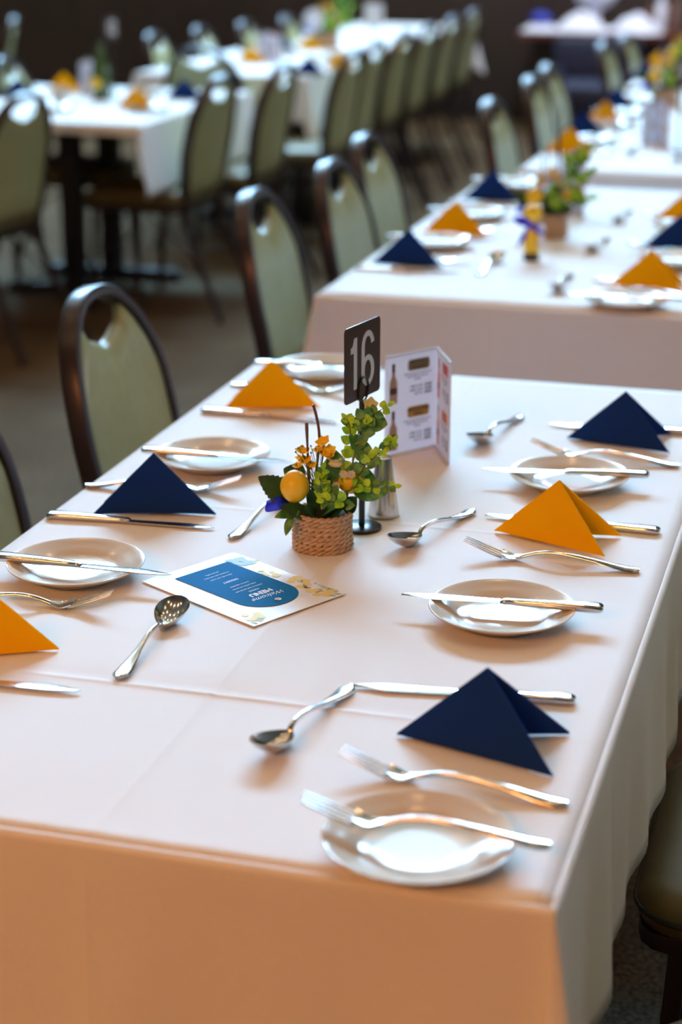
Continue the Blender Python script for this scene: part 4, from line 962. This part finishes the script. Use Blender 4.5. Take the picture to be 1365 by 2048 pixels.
# ------------------------------------------------------------------ left background table
def bgnap(px, py, colour, lab, deg=180):
    P0v = Vector(a2(px, py)); d = Vector((math.cos(R(deg)), math.sin(R(deg)))); a_ = R(-28)
    napkin(P0v, P0v + d * 0.165, P0v + Vector((d.x * math.cos(a_) - d.y * math.sin(a_), d.x * math.sin(a_) + d.y * math.cos(a_))) * 0.165, colour, lab)
bgnap(168, 184, 'yellow', 'yellow napkin at the back of the left background table', 200)
bgnap(232, 214, 'yellow', 'yellow napkin at the front right of the left background table', 10)
bgnap(330, 196, 'blue', 'navy napkin at the right end of the left background table', 10)
bgnap(75, 196, 'blue', 'navy napkin at the left end of the left background table', 190)
price_card(a2(162, 190, 0.75), a2(185, 184, 0.75), a2(205, 194, 0.75), 'white price card in the middle of the left background table', 0.13, False)
p = at(228, 196); number_stand((p.x, p.y, CT), '12', 'dark number card on a stand in the left background table', pole=0.22)
p = at(222, 200)
t = thing('green_bottle', 'tall dark green bottle on the left background table', 'bottle', (p.x - 0.03, p.y - 0.02, CT))
MB().lathe([(0.0005, 0), (0.036, 0), (0.038, 0.004), (0.038, 0.11), (0.030, 0.15), (0.016, 0.18), (0.014, 0.22), (0.0005, 0.222)], 24).build('glass_body', 'greenglass', t)
MB().ball((-0.01, -0.035, 0.07), 0.024, 12, 8, (1, 0.35, 1)).build('yellow_label', 'petal', t)
for px, py, lab in ((285, 205, 'upturned cup at right of the left background table'), (120, 205, 'pale cup at the left of the left background table')):
    p = at(px, py); t = thing('tea_cup', 'white ' + lab, 'cup', (p.x, p.y, CT))
    MB().lathe([(0.0005, 0.002), (0.02, 0), (0.024, 0.005), (0.036, 0.045), (0.038, 0.06), (0.035, 0.058), (0.032, 0.04), (0.02, 0.008), (0.0005, 0.007)], 24).build('bowl', 'china', t)
    MB().tube(smoothp([(0.034, 0, 0.048), (0.052, 0, 0.045), (0.05, 0, 0.025), (0.03, 0, 0.018)], 4), 0.003, 6).build('handle', 'china', t)
for px, py, lab in ((300, 222, 'plate near the right edge of the left background table'), (110, 222, 'plate near the front of the left background table'), (290, 190, 'plate beside the navy napkin on the left background table')):
    p = at(px, py); plate(p.x, p.y, 'white ' + lab)
# ------------------------------------------------------------------ middle background table
bgnap(470, 124, 'yellow', 'yellow napkin at the near left of the middle background table', 10)
bgnap(583, 147, 'blue', 'navy napkin at the near end of the middle background table', 10)
bgnap(648, 134, 'yellow', 'yellow napkin at the near right of the middle background table', 10)
bgnap(768, 107, 'yellow', 'yellow napkin seen between the chair backs of the background row', 10)
bgnap(590, 98, 'yellow', 'yellow napkin left of the bouquet on the middle background table', 10)
bgnap(600, 107, 'blue', 'small navy napkin left of the bouquet on the middle background table', 200)
price_card(a2(515, 125, 0.75), a2(540, 119, 0.75), a2(562, 128, 0.75), 'pinkish white price card on the middle background table', 0.13, False)
p = at(655, 96); centrepiece((p.x, p.y, CT), 'blurred yellow and green bouquet on the middle background table', 1.6, False)
p = at(628, 100)
t = thing('round_card_stand', 'round white card on a thin stand in the middle background table', 'card', (p.x, p.y, CT))
MB().lathe([(0.0005, 0), (0.03, 0), (0.03, 0.005), (0.0005, 0.006)], 24).build('base', 'black', t)
MB().tube([(0, 0, 0.005), (0, 0, 0.11)], 0.004).build('pole', 'black', t)
MB().ball((0, 0, 0.155), 0.055, 24, 14, (1, 0.12, 1)).build('round_card', 'linen', t)
for px, py, lab in ((560, 112, 'left of the pinkish card'), (680, 112, 'right of the bouquet'), (640, 122, 'in front of the bouquet')):
    p = at(px, py); plate(p.x, p.y, 'white plate on the middle background table ' + lab)
p = at(748, 92)
t = thing('white_card_stand', 'bright white card on a dark stand at the far end of the middle background table', 'card', (p.x, p.y, CT))
MB().lathe([(0.0005, 0), (0.04, 0), (0.04, 0.006), (0.0005, 0.007)], 24).build('base', 'black', t)
MB().tube([(0, 0, 0.005), (0, 0, 0.10)], 0.005).build('pole', 'black', t)
m_ = MB(); m_.prism([(a, b_ + 0.16) for a, b_ in rrect(0.05, 0.065, 0.02, 4)], (0, 0, 0), _r, _z, 0.004); m_.build('card', 'linen', t, 0)
bgnap(792, 92, 'blue', 'navy napkin at the far end of the middle background table', 10)
# ------------------------------------------------------------------ counter at the back right
cz = 0.66; cy = 12.35
t = thing('serving_counter', 'long dark serving counter with red-brown top at the back right', 'counter', (1.0, 12.65, 0))
MB().box((0.0, 0, cz - 0.02), (6.7, 0.66, 0.04)).build('countertop', 'counter', t, 0)
MB().box((0.0, 0.02, (cz - 0.04) / 2), (6.5, 0.60, cz - 0.04)).build('front_panel', 'counterb', t, 0)
def atc(px, py, z, y):   # point on the counter
    d = _f + _r * ((px - 682.5) / F) - _u * ((py - 1024) / F); k = y / d.y; return Vector((d.x * k, y, z))
def cloth_heap(x, y, sx, sy, h_, label, m_='linen', seed=1):
    rnd = random.Random(seed); rows = []
    for i in range(15):
        row = []
        for j in range(24):
            a = 2 * math.pi * j / 24; r_ = 1 - i / 14.0; k = 1 + 0.12 * math.sin(3 * a + seed) + 0.08 * math.sin(7 * a + 2 * seed)
            row.append(Vector((sx * r_ * k * math.cos(a), sy * r_ * k * math.sin(a), h_ * (1 - r_ ** 1.6) * (1 + 0.15 * math.sin(4 * a + i)) + 0.002)))
        rows.append(row)
    o = MB().loft(rows).build('folded_linen', m_, None, 70); o.location = (x, y, cz); return tag(o, label, 'linen')
c = atc(1082, 62, cz, 12.5); cloth_heap(c.x, c.y, 0.14, 0.10, 0.055, 'low pale linen pile under the blue cover at the left of the counter', seed=2)
o = MB().ball((0, 0, 0), 0.06, 16, 10, (1.2, 1, 0.8)).build('blue_cover', 'bluestuff'); o.location = (c.x, c.y, cz + 0.075); tag(o, 'blue rounded cover on the left linen pile of the counter', 'cover')
c = atc(1165, 62, cz, 12.5); cloth_heap(c.x, c.y, 0.19, 0.13, 0.12, 'large pale linen heap in the middle of the counter', seed=3)
c = atc(1275, 64, cz, 12.5); cloth_heap(c.x, c.y, 0.18, 0.13, 0.11, 'pale linen heap at the right of the counter', seed=5)
c = atc(1190, 62, cz, 12.7)
t = thing('white_bowl', 'raised white serving bowl behind the linen heap on the counter', 'bowl', (c.x, c.y, cz))
MB().lathe([(0.07, 0), (0.05, 0.02), (0.03, 0.05), (0.035, 0.13)], 24, cap0=True).build('stand', 'linen', t)
MB().lathe([(0.035, 0.13), (0.11, 0.17), (0.15, 0.23), (0.145, 0.235), (0.10, 0.18), (0.0005, 0.14)], 28).build('bowl', 'linen', t)
for k, (px, hh) in enumerate(((1300, 0.18), (1322, 0.26), (1340, 0.2), (1358, 0.28))):
    c = atc(px, 66, cz, 12.72); o = MB().lathe([(0.0005, 0), (0.035, 0), (0.037, 0.01), (0.037, hh * 0.6), (0.015, hh * 0.78), (0.013, hh), (0.0005, hh)], 18).build('brown_bottle', 'brownglass' if k != 1 else 'linen')
    o.location = (c.x, c.y, cz); tag(o, ['short brown bottle, leftmost at the right end of the counter', 'tall pale bottle at the right end of the counter', 'brown bottle third from left on the counter end', 'tall brown bottle at the right edge of the photo on the counter'][k], 'bottle', 'bottles at the right end of the counter')
t = thing('counter_fill_spot', 'added cool fill spotlight above the serving counter', 'lamp', (-1.65, 11.7, 3.0))  # unseen spotlight, added to brighten the pale linen heaps
MB().lathe([(0.0005, 0.16), (0.05, 0.15), (0.16, 0.02), (0.17, 0.0), (0.155, 0.0), (0.15, 0.02), (0.045, 0.14), (0.0005, 0.14)], 28).build('shade', 'trim', t)
MB().lathe([(0.148, 0.012), (0.0005, 0.012)], 28).build('lens', 'coolfill', t)
MB().tube([(0, 0, 0.15), (0, 0, ZC - 3.0)], 0.008).build('suspension_rod', 'trim', t)
# dark armchair before the counter
t = thing('dark_armchair', 'low dark upholstered armchair left of the serving counter', 'armchair', (-1.78, 12.1, 0), R(-90))
def rb(c, d, r_=0.05):
    return MB().loft([[Vector((c[0] + a, c[1] + b_, c[2] + z)) for a, b_ in rrect(d[0] / 2 - k, d[1] / 2 - k, r_, 4)] for z, k in ((-d[2] / 2, 0.01), (-d[2] / 2 + 0.02, 0), (d[2] / 2 - 0.03, 0), (d[2] / 2 - 0.008, 0.012), (d[2] / 2, 0.03))])
rb((0.25, 0, 0.30), (0.5, 0.42, 0.2)).build('seat', 'navy', t); rb((-0.05, 0, 0.40), (0.14, 0.56, 0.5)).build('backrest', 'navy', t)
for s_ in (-1, 1):
    rb((0.22, s_ * 0.25, 0.32), (0.5, 0.09, 0.32), 0.03).build('armrest', 'navy', t)
    for x_ in (0.0, 0.42): MB().tube([(x_, s_ * 0.22, 0.22), (x_, s_ * 0.23, 0)], 0.015).build('leg', 'tblack', t)
